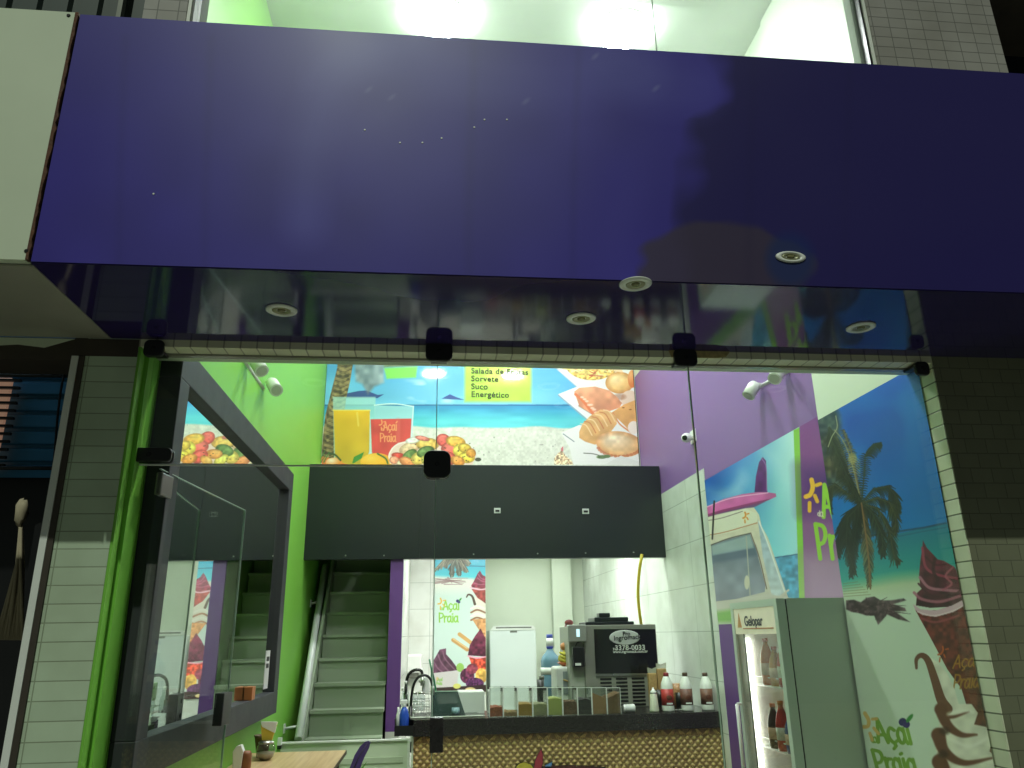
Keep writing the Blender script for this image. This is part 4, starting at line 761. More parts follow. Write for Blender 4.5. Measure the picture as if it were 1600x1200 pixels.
faucet('black gooseneck faucet nearest the counter end, tallest arc in front',[(641,1120),(642,1100),(645,1075),(652,1060),(663,1055),(672,1060),(676,1072)],6.87,.011,M['blackm'])
faucet('black gooseneck faucet standing behind the other one',[(634,1100),(634,1075),(638,1055),(648,1047),(658,1048),(660,1058)],7.3,.013,M['granite'])
ds=thing('soap_dispenser','white wall dispenser above the sink','dispenser'); pbox(632,1022,660,1052,11.1,.14,'white_case',M['wplas'],ds,bevel=.03); pbox(638,1052,654,1060,11.12,.1,'dark_nozzle',M['steeld'],ds)
wf=thing('water_filter','white water filter box with small tap by the sink','filter'); pbox(659,1057,671,1085,7.36,.12,'white_case',M['wplas'],wf,bevel=.01); q=pY(664,1066,7.34); MB().tube([q,q+Vector((-.05,-.03,.01))],.01,8).build('tap',M['steel'],wf)
dk=thing('dish_rack','wire dish rack beside the sink','rack'); x0,x1,zz,zt=rect(640,1099,671,1117,7.1); mb=MB()
for z in (cz+.03,cz+.075,cz+.12): mb.tube([(x0,7.05,z),(x1,7.05,z),(x1,7.3,z),(x0,7.3,z),(x0,7.05,z)],.004,6)
for i in range(8): xx=x0+(x1-x0)*i/7; mb.tube([(xx,7.05,cz+.002),(xx,7.05,cz+.12)],.003,5); mb.tube([(xx,7.05,cz+.03),(xx,7.3,cz+.03)],.003,5)
mb.build('wire_frame',M['steel'],dk)
for px,py,l,r_ in [(647,1087,'drinking glass in the dish rack nearest the faucet',.028),(658,1087,'wide jar standing at the far side of the dish rack',.034)]:
    q=pY(px,1113,7.15); h=pY(px,py,7.15).z-q.z; t=thing('glass_jar',l,'jar'); MB().lathe((q.x,7.17,cz+.036),[(r_*.9,0),(r_,.03),(r_,h*.85),(r_*.8,h)],18).build('glass_body',glass_mat('jar_glass',(.8,.84,.84),1.6),t); MB().lathe((q.x,7.17,cz+.036+h),[(r_*.85,0),(r_*.85,.018)],18).build('lid',M['steel'],t)
for i,(px,py0,py1,r_) in enumerate([(634,1068,1104,.026),(629,1078,1112,.022)]):
    t=thing('glass_bottle',['tall clear glass bottle behind the blue spray bottle','short clear glass bottle left of the faucet foot'][i],'bottle'); cyl(px,py0,py1,7.2+.1*i,r_,'glass_body',glass_mat('bottle_glass',(.82,.87,.86),1.6),t,prof=[(1,0),(1,.55),(.45,.75),(.4,.95)]); cyl(px,py0-4,py0+1,7.2+.1*i+r_*.55,r_*.45,'cap',M['wplas'],t)
ho=tag(MB().tube([pY(x,y,6.95) for x,y in [(671,1030),(674,1045),(678,1060),(681,1080),(683,1098),(686,1112),(697,1113)]],.008,8).tube([pY(x,y,6.97) for x,y in [(674,1045),(675,1070),(679,1092),(681,1112)]],.007,8).build('green_hose',P('green_rubber',(40,116,80),.4)),'thin green hose hanging over the sink','hose')
sg=thing('splash_guard','greenish clear splash guard box on the counter by the banner','guard'); x0,x1,zz,zt=rect(673,1081,715,1117,6.9); gm=P('smoked_acrylic',(70,92,90),.12,alpha=.75)
MB().hexa([(x0,6.9,cz+.001),(x1+.07,6.9,cz+.001),(x1+.07,6.91,cz+.001),(x0,6.91,cz+.001),(x0,6.9,zt),(x1,6.9,zt),(x1,6.91,zt),(x0,6.91,zt)]).build('front_sheet',gm,sg); MB().box(x0,x1,6.9,6.912,zt+.0005,zt+.008).build('top_edge',M['glassedge'],sg); MB().box(x0,x1,6.98,6.99,cz+.001,(zt+cz)/2).build('inner_sheet',gm,sg)
wp=tag(pbox(716,1081,757,1119,7.2,.3,'white_box',M['wplas'],None),'plain white box standing on the counter under the banner','box')
sp=thing('sponge_cup','patterned blue and white cup near the sink','cup'); cyl(712,1106,1118,6.87,.035,'cup_body',P('blue_white_pattern',(140,170,205),.4,var=1,scale=90),sp,prof=[(.8,0),(1,.5),(.9,1)])
# black shelf box with spray bottle
bx_=thing('shelf_box','black open box fixed to the counter end holding a spray bottle','box'); x0,x1,zz,zt=rect(616,1134,646,1149,6.70); D=.16
MB().box(x0,x1,6.70,6.706,zz,zt).box(x0,x1,6.70+D,6.706+D,zz,zt+.05).box(x0,x0+.006,6.7062,6.6998+D,zz,zt+.05).box(x1-.006,x1,6.7062,6.6998+D,zz,zt).box(x0,x1,6.70,6.706+D,zz-.006,zz-.0002).build('box_body',M['blackm'],bx_)
sb=thing('spray_bottle','blue spray bottle with white trigger head in the black box','bottle'); q=pY(631,1133,6.74); bz=zz+.001; tz=pY(631,1105,6.74).z
MB().lathe((q.x,6.78,bz),[(.034,0),(.038,.02),(.038,(tz-bz)*.72),(.028,(tz-bz)*.88),(.013,(tz-bz))],20).build('blue_body',P('blue_plastic',(40,76,170),.25),sb)
hd=MB().box(q.x-.032,q.x+.022,6.765,6.795,tz+.022,tz+.052).lathe((q.x,6.78,tz),[(.016,0),(.016,.024)],12).build('trigger_head',M['wplas'],sb,bevel=.004); MB().tube([(q.x-.026,6.78,tz+.03),(q.x-.036,6.78,tz-.01)],.005,8).build('trigger',P('navy_plastic',(30,34,70),.4),sb)
wb2=thing('white_bottle','slim white bottle left of the blue spray bottle','bottle'); MB().lathe((pY(621.5,1133,6.75).x,6.79,bz),[(.016,0),(.017,.14),(.008,.17),(.008,.2)],14).build('body',M['wplas'],wb2)
# ------------------------------------------------------------------ topping boxes
cols=[('red and green candies',(150,84,60),1107,1.2),('wafer sticks',(150,120,84),1114,1),('ochre crumbs',(152,118,52),1101,.2),('olive grey grains',(136,134,100),1101,.3),('pale green powder',(158,164,92),1092,.1),('dark brown chips',(92,68,46),1098,1.3),('black cookie crumbs',(52,50,50),1094,.5),('tan flour',(150,116,80),1085,.15),('brown cocoa crumbs',(112,86,58),1086,.25)]
xs_=[764.5,786.5,809,832.5,856,879.5,903,925.5,949,971]
for i,(nm_,c,py,v) in enumerate(cols):
    Y=6.83; x0=pY(xs_[i],1110,Y).x+.0015; x1=pY(xs_[i+1],1110,Y).x-.0015; zt=pY(xs_[i],1075,Y).z; zf=pY(xs_[i]+10,py,Y).z; z0_=cz+.001
    t=thing('topping_box','clear acrylic box filled with '+nm_,'box','row of acrylic topping boxes'); T_=.004; D=.22
    MB().box(x0,x1,Y,Y+T_,z0_,zt).box(x0,x1,Y+D,Y+D+T_,z0_,zt).box(x0,x0+T_,Y+T_+.0003,Y+D-.0003,z0_,zt).box(x1-T_,x1,Y+T_+.0003,Y+D-.0003,z0_,zt).build('clear_walls',M['clear'],t)
    ed=MB().box(x0-.0005,x0+.0035,Y-.001,Y-.0002,z0_,zt).box(x1-.0035,x1+.0005,Y-.001,Y-.0002,z0_,zt).box(x0,x1,Y-.001,Y+.005,zt+.0002,zt+.004).build('bright_edges',M['wplas'],t)
    m_=P('topping',c,.8,var=v*.7,scale=70,bump=.6,bscale=140); mb=MB(); n_x,n_y=12,8; vs=[];fs=[]
    for b2 in range(n_y+1):
        for a2 in range(n_x+1):
            u=a2/n_x; hh=(zf-z0_)*(1+.25*(abs(u-.5)*2-.5)*(1 if i in (7,8) else -.25))+(.012*random.random()*min(v,1)); 
            if i==7: hh=(zf-z0_)*(1.08-.3*u)
            if i==8: hh=(zf-z0_)*(.82+.3*u)
            vs.append((x0+T_+.001+(x1-x0-2*T_-.002)*u,Y+T_+.001+(D-T_*2)*b2/n_y,z0_+.002+hh))
    nt_=len(vs)
    for b2 in range(n_y):
        for a2 in range(n_x): o_=b2*(n_x+1)+a2; fs.append((o_,o_+1,o_+n_x+2,o_+n_x+1))
    for a2 in range(n_x+1): vs.append((vs[a2][0],vs[a2][1],z0_+.002))
    for a2 in range(n_x): fs.append((nt_+a2,nt_+a2+1,a2+1,a2))
    mb.add(vs,fs,False).build('topping_heap',m_,t)
cp=thing('plastic_cups','short stack of white plastic cups lying beside the topping boxes','cups'); q=pY(975,1109,6.86)
MB().lathe((q.x,6.89,cz+.034),[(.03,0),(.033,.02),(.031,.022),(.034,.045),(.032,.047),(.034,.075),(.034,.095),(.03,.1)],18,'x').build('cup_stack',M['wplas'],cp)
def sauce(label,px,py0,r,cap,col):
    t=thing('sauce_bottle',label,'bottle','white sauce bottles'); q=pY(px,1115,6.86); h=pY(px,py0,6.86).z-cz
    MB().lathe((q.x,6.90,cz+.001),[(r*.97,0),(r,.012),(r,h*.62),(r*.92,h*.72),(r*.5,h*.88),(r*.42,h*.9)],24).build('body',M['white_s'],t)
    MB().lathe((q.x,6.90,cz+h*.895),[(r*.44,0),(r*.44,h*.09),(r*.36,h*.105)],18).build('cap',P('cap_plastic',cap,.4),t)
    lz=cz+h*.16; l=MB().lathe((q.x,6.90,lz),[(r*1.012,0),(r*1.012,h*.42)],24).build('label',P('printed_label',col,.5,var=.5,scale=45),t)
    MB().box(q.x-r*.5,q.x+r*.5,6.90-r*1.05,6.90-r*1.02,lz+h*.03,lz+h*.07).build('label_line',M['wplas'],t); MB().blob((q.x,6.90-r*.98,lz+h*.2),r*.5,.004,h*.07,6).build('label_picture',P('label_art',(96,48,30),.5,var=.5,scale=60),t)
sauce('white sauce bottle with red cap and red label on the counter',1047,1051,.052,(140,44,54),(176,52,48))
sauce('white sauce bottle with brown cap in the middle of the group',1077,1051,.052,(84,62,50),(112,74,62))
sauce('white sauce bottle with brown cap at the right end of the counter',1109,1051,.052,(84,62,50),(118,80,64))
sq=thing('squeeze_bottle','small white squeeze bottle with pointed nozzle right of the cups','bottle'); q=pY(1025,1115,6.86); h=pY(1025,1075,6.86).z-cz
MB().lathe((q.x,6.90,cz+.001),[(.040,0),(.041,.01),(.030,h*.72),(.027,h*.75)],20).build('body',P('milky_plastic',(216,216,196),.35),sq); MB().lathe((q.x,6.90,cz+h*.75),[(.029,0),(.026,.02),(.012,.03),(.004,h*.27)],16).build('nozzle',M['wplas'],sq)
for i,(px0,px1,py,l) in enumerate([(1015,1028,1048,'plastic bag of brown wafer straws'),(1029,1044,1041,'taller clear bag of pale wafer cones')]):
    t=thing('wafer_pack',l+' behind the sauce bottles','bag'); x0,x1,_,zt=rect(px0,py,px1,1080,7.05); MB().box(x0,x1,7.05,7.10,cz+.001,zt-.02).build('wafers',P('wafer',(176,142,92),.7,var=.25,scale=60,bump=.4),t,bevel=.008)
    MB().prism([(x0,7.06,zt-.019),(x1,7.06,zt-.019),(x1+.004,7.06,zt+.03),((x0+x1)/2,7.06,zt+.015),(x0-.002,7.06,zt+.028)],(0,.02,0)).build('bag_top',P('cellophane',(200,200,180),.15,alpha=.5),t)
bc=thing('straw_cup','black cup behind the squeeze bottle','cup'); cyl(1034,1078,1105,7.0,.045,'body',M['blackm'],bc,prof=[(.8,0),(1,1)])
bj=thing('nut_jar','jar of pale nuts with dark band between the sauce bottles','jar'); cyl(1062,1068,1108,7.0,.05,'glass_body',P('nut_jar_glass',(160,120,84),.3,var=1,scale=60),bj,prof=[(1,0),(1,.75),(.7,1)]); cyl(1066,1082,1108,6.97,.04,'dark_band',M['blackm'],bj)
# ------------------------------------------------------------------ ice cream machine
im=thing('ice_cream_machine','steel ice cream machine with black front panel on the counter','machine'); Y=7.38
x0,x1,z0_,zt=rect(917,976,1034,1113,Y); mg=P('grey_machine_steel',(150,150,140),.38,metal=.35,var=.05)
MB().box(x0,x1,Y,Y+.62,cz,zt).build('steel_body',mg,im,bevel=.006); 
xx0,xx1,_,zz1=rect(893,977,917,1113,Y+.02); MB().box(xx0,x0-.001,Y+.03,Y+.55,cz,zz1-.01).build('side_cabinet',P('light_machine_side',(168,170,160),.4),im,bevel=.006)
hp=[pY(x,y,Y-.012) for x,y in [(928,983),(1024,983),(1028,1052),(931,1052)]]; bpn=MB().prism([hp[0],hp[1],hp[2],hp[3]],(0,.011,0)).build('black_panel',P('gloss_black_panel',(20,22,24),.12),im)
c=pY(976,996,Y-.014); MB().lathe((c.x,Y-.013,c.z),[(.075,0),(.077,-.003),(.072,-.006)],32,'y',sx=1.9).build('oval_badge',P('white_badge',(206,210,206),.35),bpn)
for v_ in bpn.children[0].data.vertices: v_.co.x=c.x+(v_.co.x-c.x)*1.0; v_.co.z=c.z+(v_.co.z-c.z)*.86
INK=M['blackm']; WH=M['white_s']
text('Pro',"badge_text",INK,bpn,pY(973,993,Y-.021),(1,0,0),(0,0,1),.05,bold=.02); text('Ingromack',"badge_text",INK,bpn,pY(959,1001,Y-.021),(1,0,.05),(0,0,1),.062,bold=.015)
text('3378-0033',"phone_number",WH,bpn,pY(961,1016,Y-.014),(1,0,0),(0,0,1),.062,bold=.025,spacing=1.08); text('31',"phone_number",WH,bpn,pY(957.5,1016,Y-.014),(1,0,0),(0,0,1),.03,bold=.02); text('www.ingromack.com.br',"web_address",WH,bpn,pY(958,1020.5,Y-.014),(1,0,0),(0,0,1),.034,bold=.02)
x0b,x1b,zb_,_=rect(931,1053,1026,1055.5,Y-.01); MB().box(x0b,x1b,Y-.014,Y-.0005,zb_,zb_+.016).build('chrome_strip',M['steel'],im)
for c0,c1 in ((940,958),(965,983),(990,1010)):
    a0,a1,_,_=rect(c0,1060,c1,1111,Y)
    for k in range(9): z=pY(975,1060+k*5.8,Y).z; MB().box(a0,a1,Y-.003,Y-.0003,z-.012,z+.006).build('vent_slot',M['blackm'],im)
mb=MB(); a0,a1,z_,zt2=rect(915,963,991,975,Y+.05); mb.box(a0,a1,Y+.05,Y+.4,zt+.001,zt+.03).box(a0+.09,a1-.05,Y+.06,Y+.38,zt+.0305,zt+.07).box(a0+.14,a1-.22,Y+.08,Y+.2,zt+.0705,zt+.11); mb.build('hopper_lid',M['black'],im,bevel=.008)
a0,a1,z_,zt2=rect(888,976,917,1003,Y-.06); hb=MB().box(a0,a1,Y-.06,Y+.02,z_,zt2).build('control_head',P('control_grey',(160,162,154),.35,metal=.2),im,bevel=.01); a0,a1,z_,zt2=rect(901,983,906,995,Y-.065); MB().box(a0,a1,Y-.066,Y-.0605,z_,zt2).build('display',emit_mat('blue_display',(.55,.85,1),1.0),hb)
a0,a1,z_,zt2=rect(896,1011,914,1042,Y-.05); cb_=thing('blender_base','black appliance strapped to the left side of the ice cream machine','appliance'); MB().box(a0,a1,Y-.05,Y+.028,z_,zt2).build('black_case',M['blackm'],cb_,bevel=.008); a0,a1,z_,zt2=rect(899,1036,908,1040,Y-.055); MB().box(a0,a1,Y-.056,Y-.0505,z_,zt2).build('label_strip',M['wplas'],cb_)
MB().tube([pY(x,y,Y-.045) for x,y in [(899,1010),(902,1004),(909,1002),(915,1003)]],.005,6).build('strap',M['blackm'],cb_)
hs=tag(MB().tube([pY(x,y,7.6) for x,y in [(1003,866),(1001,878),(999.3,890),(998,902),(997.2,914),(996.9,926),(997.3,938),(998.3,950),(999.8,962),(1002,976)]],.0155,12).build('yellow_hose',P('yellow_plastic_hose',(196,176,44),.35)),'yellow hose hanging down behind the ice cream machine','hose')
# behind the counter: freezer, water, microwave, fruits
wf_=thing('upright_freezer','white upright freezer between banner and water jug','freezer'); Y=11.3
x0,x1,z_,zt=rect(766,985,840,1100,Y); MB().box(x0,x1,Y+.06,Y+.7,GZ+.02,zt+.005).build('cabinet',M['fridge_w'],wf_,bevel=.01); MB().box(x0,x1,Y,Y+.055,GZ+.1,zt).build('door',M['fridge_w'],wf_,bevel=.015)
a0,a1,z_,zt2=rect(767,977,838,984,Y); q=MB().prism([(a0,Y-.01,z_+.002),(a0+.04,Y-.01,zt2-.01),(a0+.15,Y-.01,zt2),(a1-.15,Y-.01,zt2),(a1-.04,Y-.01,zt2-.01),(a1,Y-.01,z_+.002)],(0,.07,0)).build('top_panel',M['wplas'],wf_)
MB().box(a0+.07,a1-.07,Y-.013,Y-.0105,z_+.02,zt2-.022).build('chrome_inlay',M['steeld'],q); a0,a1,z_,zt2=rect(797,985.5,808,988.5,Y-.004); MB().box(a0,a1,Y-.004,Y-.0004,z_,zt2).build('door_badge',M['steeld'],wf_)
wj=thing('water_jug','blue water jug with pump standing behind the counter','jug'); Y=8.1; q=pY(864,1100,Y); k_=8.1/11.5; r=.098
zz=lambda y: pY(864,y,Y).z
MB().lathe((q.x,Y+r,zz(1100)),[(r*.95,0),(r,.02),(r,zz(1056)-zz(1100)),(r*.94,zz(1053)-zz(1100)),(r,zz(1050)-zz(1100)),(r,zz(1033)-zz(1100)),(r*.85,zz(1026)-zz(1100)),(r*.45,zz(1019)-zz(1100)),(r*.28,zz(1014)-zz(1100)),(r*.26,zz(1009)-zz(1100))],28).build('jug_body',P('blue_translucent_plastic',(104,140,160),.12,var=.12),wj)
MB().lathe((q.x,Y+r,zz(1054)),[(r*1.01,0),(r*1.01,zz(1043)-zz(1054))],28).build('label',M['wplas'],wj); MB().lathe((q.x,Y+r,zz(1014)),[(r*.32,0),(r*.4,zz(1010)-zz(1014))],18).build('neck_cap',P('deep_blue_plastic',(44,60,150),.3),wj)
MB().lathe((q.x,Y+r,zz(1010)),[(r*.38,0),(r*.38,zz(997)-zz(1010))],18).build('pump_body',M['wplas'],wj); MB().lathe((q.x,Y+r,zz(997)),[(r*.34,0),(r*.34,zz(991)-zz(997))],18).build('pump_button',P('blue_cap',(60,76,170),.3),wj)
x0,x1,_,_=rect(820,1098,1000,1118,8.0); bcn=thing('back_bench','low bench behind the counter under the water jug','bench'); zb2=zz(1100)-.002
MB().box(x0,x1,7.95,8.6,zb2-.04,zb2).build('top',M['steel'],bcn); 
for (a_,b_) in ((x0+.03,7.98),(x1-.03,7.98),(x0+.03,8.57),(x1-.03,8.57)): MB().tube([(a_,b_,GZ),(a_,b_,zb2-.041)],.02,8).build('leg',M['steeld'],bcn)
dm=thing('coffee_mug','small dark flask left of the water jug','flask'); cyl(846,1062,1100,7.97,.036,'body',M['blackm'],dm); cyl(847,1056,1062,7.98,.026,'lid',M['steeld'],dm)
mw_=thing('white_toaster','white appliance with cutlery below the fruit bowl','appliance'); x0,x1,z_,zt=rect(870,1042,904,1112,7.55); MB().box(x0,x1,7.55,7.85,cz-.3,zt).build('white_case',M['wplas'],mw_,bevel=.02); a0,a1,z_,zt2=rect(880,1049,904,1060,7.54); MB().box(a0,a1,7.544,7.549,z_-.14,zt2).build('silver_front',P('silver_front',(176,186,190),.25,metal=.3),mw_)
MB().tube([pY(880,1062,7.53),pY(902,1070,7.53)],.007,8).build('handle',P('brass',(180,150,90),.3,metal=.6),mw_)
fb=thing('fruit_bowl','orange bowl heaped with bananas and fruit on the white appliance','bowl'); q=pY(888,1042,7.58); MB().lathe((q.x,7.68,zt+.001),[(.04,0),(.085,.03),(.09,.035)],20).build('bowl_body',P('orange_glaze',(196,112,70),.4),fb)
Fm=[P('banana_skin',(196,184,60),.5,var=.2),P('mango_skin',(206,190,96),.5,var=.2),P('peach_skin',(206,140,90),.5,var=.2)]
for i in range(3): z=zt+.05+i*.03; MB().tube([(q.x-.07,7.64,z+.02),(q.x-.03,7.62,z),(q.x+.03,7.62,z+.005),(q.x+.07,7.64,z+.03)],[.008,.018,.018,.008],8).build('banana',Fm[0],fb)
for i,(a_,b_) in enumerate([(-.045,.05),(.04,.055),(0,.10),(.03,.14),(-.02,.16)]): MB().blob((q.x+a_,7.68,zt+b_+.02),.036,.036,.036,7).build('fruit',Fm[(i+1)%3],fb)
ut=thing('ladle_set','dark red handled ladles hanging by the ice cream machine','utensils'); 
MB().tube([pY(x,y,7.9) for x,y in [(888,972),(884,985),(882,1000),(884,1012)]],[.03,.022,.02,.01],8).build('red_handle',P('dark_red_plastic',(110,40,44),.4),ut); MB().tube([pY(x,y,7.88) for x,y in [(889,988),(892,1000),(894,1014)]],[.026,.02,.016],8).build('steel_ladle',M['steeld'],ut); MB().blob(pY(889,973,7.87),.045,.03,.032,7).build('red_knob',P('maroon',(120,50,50),.4),ut)
# ------------------------------------------------------------------ drinks fridge
fg=thing('drinks_fridge','tall grey green drinks fridge with lit glass door','fridge'); X0=pZ(1212,935,.1777); fx,fy=X0.x,X0.y; fy1=pX(1140,942,fx).y; zt=.1777; dr_t=.055
MB().box(fx+dr_t+.008,XR-.02,fy,fy+.02,GZ+.03,zt).box(fx+dr_t+.008,XR-.02,fy1-.02,fy1,GZ+.03,zt).box(fx+dr_t+.008,XR-.02,fy+.0205,fy1-.0205,zt-.03,zt).box(fx+dr_t+.008,XR-.02,fy+.0205,fy1-.0205,GZ+.03,GZ+.12).box(XR-.05,XR-.02,fy+.0205,fy1-.0205,GZ+.1205,zt-.0305).build('cabinet',M['cabinet'],fg)
MB().box(fx+dr_t,fx+dr_t+.0079,fy+.004,fy+.044,GZ+.08,zt-.004).box(fx+dr_t,fx+dr_t+.0079,fy1-.044,fy1-.004,GZ+.08,zt-.004).box(fx+dr_t,fx+dr_t+.0079,fy+.045,fy1-.045,zt-.04,zt-.004).build('gasket',M['blackm'],fg)
g0,g1=fy+.045,fy1-.045; hz_=-.02
dm_=P('door_enamel',(200,212,202),.4,var=.03)
dd=MB().box(fx,fx+dr_t-.0005,fy,g0,GZ+.1,zt).box(fx,fx+dr_t-.0005,g1,fy1,GZ+.1,zt).box(fx,fx+dr_t-.0005,g0+.0003,g1-.0003,zt-.04,zt).box(fx,fx+dr_t-.0005,g0+.0003,g1-.0003,GZ+.1,GZ+.18).build('door',dm_,fg)
MB().box(fx+.004,fx+.03,g0+.001,g1-.001,hz_,zt-.041).build('header_sign',P('lit_header',(206,200,180),.4,var=.1,scale=12,emis=(214,206,180),es=.35),dd)
text('Gelopar','brand_text',P('grey_ink',(70,74,80),.5),dd,(fx+.002,g1-.17,hz_+.05),(0,-1,0),(0,0,1),.085,bold=.02); MB().box(fx+.001,fx+.0035,g0+.04,g1-.14,hz_+.03,hz_+.036).build('brand_underline',P('orange_ink',(190,120,70),.5),dd)
MB().prism([(fx+.001,g1-.05,hz_+.04),(fx+.001,g1-.085,hz_+.13),(fx+.001,g1-.12,hz_+.04)],(.002,0,0)).build('brand_flame',P('peach_ink',(214,160,110),.5),dd)
MB().box(fx+.012,fx+.018,g0+.001,g1-.001,GZ+.181,hz_-.001).build('door_glass',M['clear'],dd)
MB().tube([(fx-.03,fy1-.03,-.45),(fx-.03,fy1-.03,-1.0)],.012,8).tube([(fx,fy1-.03,-.45),(fx-.03,fy1-.03,-.45)],.01,8).tube([(fx,fy1-.03,-1.0),(fx-.03,fy1-.03,-1.0)],.01,8).build('handle',M['wplas'],dd)
MB().box(fx+dr_t+.02,fx+dr_t+.04,fy1-.05,fy1-.03,GZ+.2,hz_-.03).build('light_tube',emit_mat('fridge_tube',(1,.93,.86),14),fg)
MB().box(fx+dr_t+.02,XR-.052,fy+.022,fy+.026,GZ+.13,zt-.035).box(fx+dr_t+.02,XR-.052,fy1-.026,fy1-.022,GZ+.13,zt-.035).box(XR-.056,XR-.052,fy+.028,fy1-.028,GZ+.13,zt-.035).build('white_liner',M['white_s'],fg)
for z in (-.33,-.69,-1.05):
    mb=MB(); 
    for i in range(9): yy=fy+.04+(fy1-fy-.08)*i/8; mb.tube([(fx+dr_t+.03,yy,z),(XR-.06,yy,z)],.004,5)
    mb.tube([(fx+dr_t+.03,fy+.03,z),(fx+dr_t+.03,fy1-.03,z)],.006,6).tube([(fx+dr_t+.03,fy+.03,z+.05),(fx+dr_t+.03,fy1-.03,z+.05)],.004,6); mb.build('wire_shelf',M['wplas'],fg)
bl=['orange','red','green','dark cola','amber','blue']
BC=[(214,112,52),(196,52,46),(110,150,80),(60,34,30),(220,150,90),(60,80,140)]
places=['nearest the tiled column','second from the column','in the middle','fourth from the column']
for row,(dx,rw,cs_) in enumerate(((.105,'front row',((0,1,4,0),(1,5,1,3),(3,1,0,2))),(.225,'back row',((4,0,1,1),(0,1,3,1),(1,0,1,3))))):
    for si,z in enumerate((-.33,-.69,-1.05)):
        for j in range(4):
            c=cs_[si][j]; h=.27-.025*((j+si+row)%3); yy=fy+.11+j*.118; X_=fx+dx; cl=['upper','middle','lower'][si]
            t=thing('drink_bottle',f'{bl[c]} drink bottle on the {cl} fridge shelf, {rw}, {places[j]}','bottle','bottles in the drinks fridge')
            MB().lathe((X_,yy,z+.006),[(.038,0),(.041,.02),(.041,h*.55),(.034,h*.7),(.014,h*.9),(.014,h*.95)],18).build('body',P('drink',BC[c],.12,var=.2,scale=20),t); MB().lathe((X_,yy,z+.006+h*.95),[(.017,0),(.017,.02)],12).build('cap',P('bottle_cap',BC[(c+1)%2],.4),t)
            MB().lathe((X_,yy,z+.006+h*.22),[(.0415,0),(.0415,h*.26)],18).build('label',P('drink_label',(222,176,150) if c!=1 else (226,214,204),.5,var=.4,scale=40),t)
# ------------------------------------------------------------------ table and what stands on it
tb=thing('wooden_table','pale wooden topped table beside the white gate','table'); tz=-.77
wd,nt,b_=nm('table_wood'); N=nt.nodes; L=nt.links; tc=N.new('ShaderNodeTexCoord'); mp_=N.new('ShaderNodeMapping'); mp_.inputs['Scale'].default_value=(30,1.6,30); L.new(tc.outputs['Object'],mp_.inputs[0]); nz=N.new('ShaderNodeTexNoise'); nz.inputs['Scale'].default_value=1; nz.inputs['Detail'].default_value=7; L.new(mp_.outputs[0],nz.inputs[0])
cr=N.new('ShaderNodeValToRGB'); e_=cr.color_ramp.elements; e_[0].position=.3; e_[0].color=(*lin((182,152,104)),1); e_[1].position=.7; e_[1].color=(*lin((214,190,146)),1); L.new(nz.outputs['Fac'],cr.inputs[0]); L.new(cr.outputs[0],b_.inputs['Base Color']); b_.inputs['Roughness'].default_value=.35
q=pZ(541,1172,tz); MB().box(-1.262,q.x,4.7,q.y,tz-.028,tz).build('table_top',wd,tb,bevel=.002); MB().box(q.x+.0004,q.x+.004,4.7,q.y,tz-.026,tz-.002).build('side_edge',P('dark_edge_band',(70,56,44),.4),tb)
for a_,b_ in ((-1.2,4.78),(q.x-.06,4.78),(-1.2,q.y-.06),(q.x-.06,q.y-.06)): MB().box(a_-.02,a_+.02,b_-.02,b_+.02,GZ,tz-.0285).build('leg',M['blackm'],tb)
nh=thing('napkin_holder','wooden holder with upright white napkins on the table','napkin holder'); x0,x1,_,zt=rect(361,1166,379,1200,5.2); MB().prism([(x0+.01,5.2,tz+.01),(x1-.012,5.2,tz+.01),(x1-.004,5.2,zt-.03),(x1-.02,5.2,zt+.006),(x0+.02,5.2,zt),(x0,5.2,zt-.03)],(0,.05,0)).build('napkins',M['wplas'],nh,bevel=.004)
MB().lathe((x1+.012,5.23,tz+.001),[(.03,0),(.03,.11),(.02,.125)],14).build('wooden_side',P('reddish_wood',(136,86,52),.45,var=.3,scale=20),nh); 
su=thing('sugar_bowl','round glass sugar bowl with yellow napkin cone on the table','bowl'); q=pZ(411,1190,tz); r=.062
MB().lathe((q.x,q.y+r,tz+.001),[(r*.5,0),(r*.85,.02),(r,.055),(r*.92,.085),(r*.75,.10)],24).build('glass_bowl',glass_mat('bowl_glass',(.72,.74,.70),2.2),su)
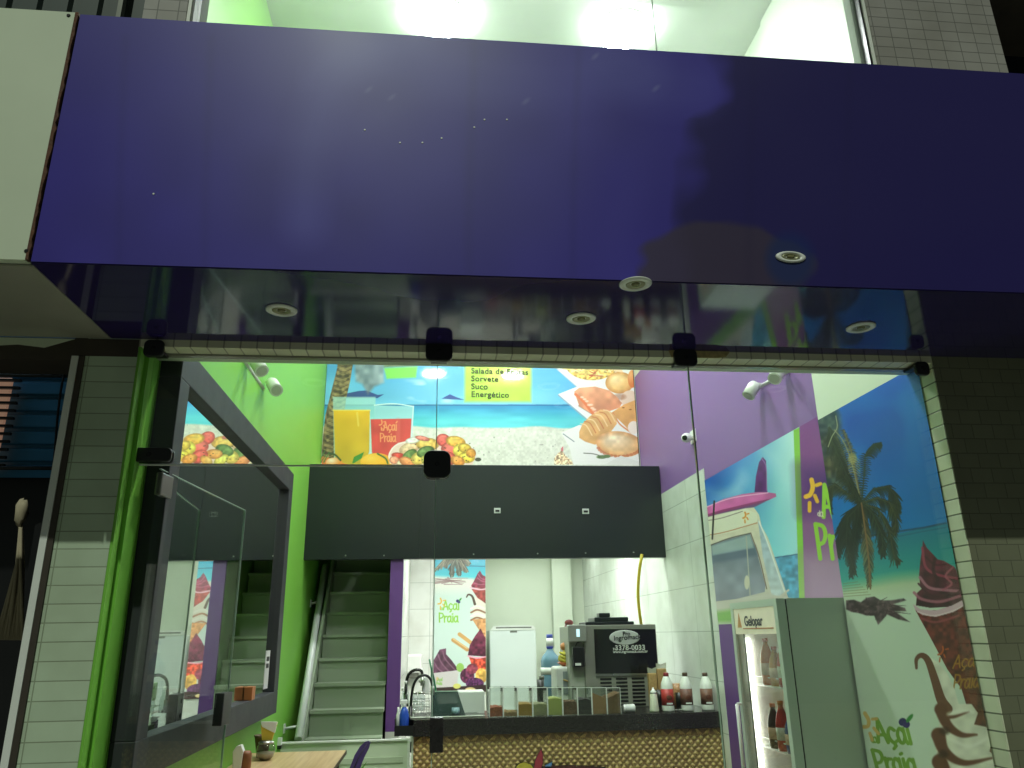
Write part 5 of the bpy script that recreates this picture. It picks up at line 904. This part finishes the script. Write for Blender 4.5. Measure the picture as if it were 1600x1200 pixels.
MB().lathe((q.x,q.y+r,tz+.003),[(r*.45,0),(r*.8,.02),(r*.93,.045)],20).build('sugar',P('sugar',(190,180,160),.8,bump=.5),su); MB().lathe((q.x,q.y+r,tz+.101),[(r*.8,0),(r*.84,.01),(r*.3,.022)],22).build('lid_rim',M['steel'],su)
MB().prism([(q.x-.03,q.y+r,tz+.122),(q.x+.035,q.y+r,tz+.122),(q.x+.06,q.y+r,tz+.215),(q.x-.045,q.y+r,tz+.215)],(0,.02,0)).build('yellow_sachets',P('yellow_paper',(214,186,70),.5,var=.15),su)
MB().prism([(q.x-.035,q.y+r-.003,tz+.205),(q.x+.05,q.y+r-.003,tz+.165),(q.x+.062,q.y+r-.003,tz+.232),(q.x-.046,q.y+r-.003,tz+.236)],(0,.026,0)).build('white_sachets',M['wplas'],su)
wk=tag(MB().lathe((q.x-.05,q.y+.2,tz+.001),[(.035,0),(.055,.12),(.062,.14),(.056,.14),(.03,.01)],16).build('wicker_cup',P('dark_wicker',(96,86,52),.7,var=.4,scale=60,bump=.5)),'dark woven cup behind the glass sugar bowl','cup')
# purple leaf ornament
lf=thing('leaf_ornament','pointed purple leaf shaped ornament with green leaf in front of the gate','ornament'); Y=6.9
pl=[(541,1212),(548,1196),(554,1180),(562,1167),(570,1159),(576,1157.5),(579,1160),(577,1168),(571,1180),(565,1194),(560,1212)]
w3=[pY(x,y,Y) for x,y in pl]; MB().prism([p for p in w3],(0,.012,0)).build('purple_blade',P('purple_gloss',(70,52,104),.3,var=.25,scale=20),lf,bevel=.003)
MB().tube([pY(x,y,Y-.004) for x,y in [(550,1208),(560,1184),(574,1161)]],[.006,.004,.002],6).build('vein',P('dark_vein',(52,44,64),.4),lf)
MB().prism([pY(x,y,Y-.02) for x,y in [(556,1212),(564,1200),(574,1189),(569,1198),(562,1212)]],(0,.008,0)).build('green_blade',P('leaf_green',(96,150,60),.4),lf)
MB().tube([Vector((pY(553,1212,Y).x,Y+.006,pY(553,1212,Y).z+.01)),Vector((pY(553,1212,Y).x,Y+.006,GZ+.02))],.012,8).build('stem',M['blackm'],lf); MB().lathe((pY(553,1212,Y).x,Y+.006,GZ),[(.11,0),(.11,.015),(.02,.03)],24).build('foot',M['blackm'],lf)
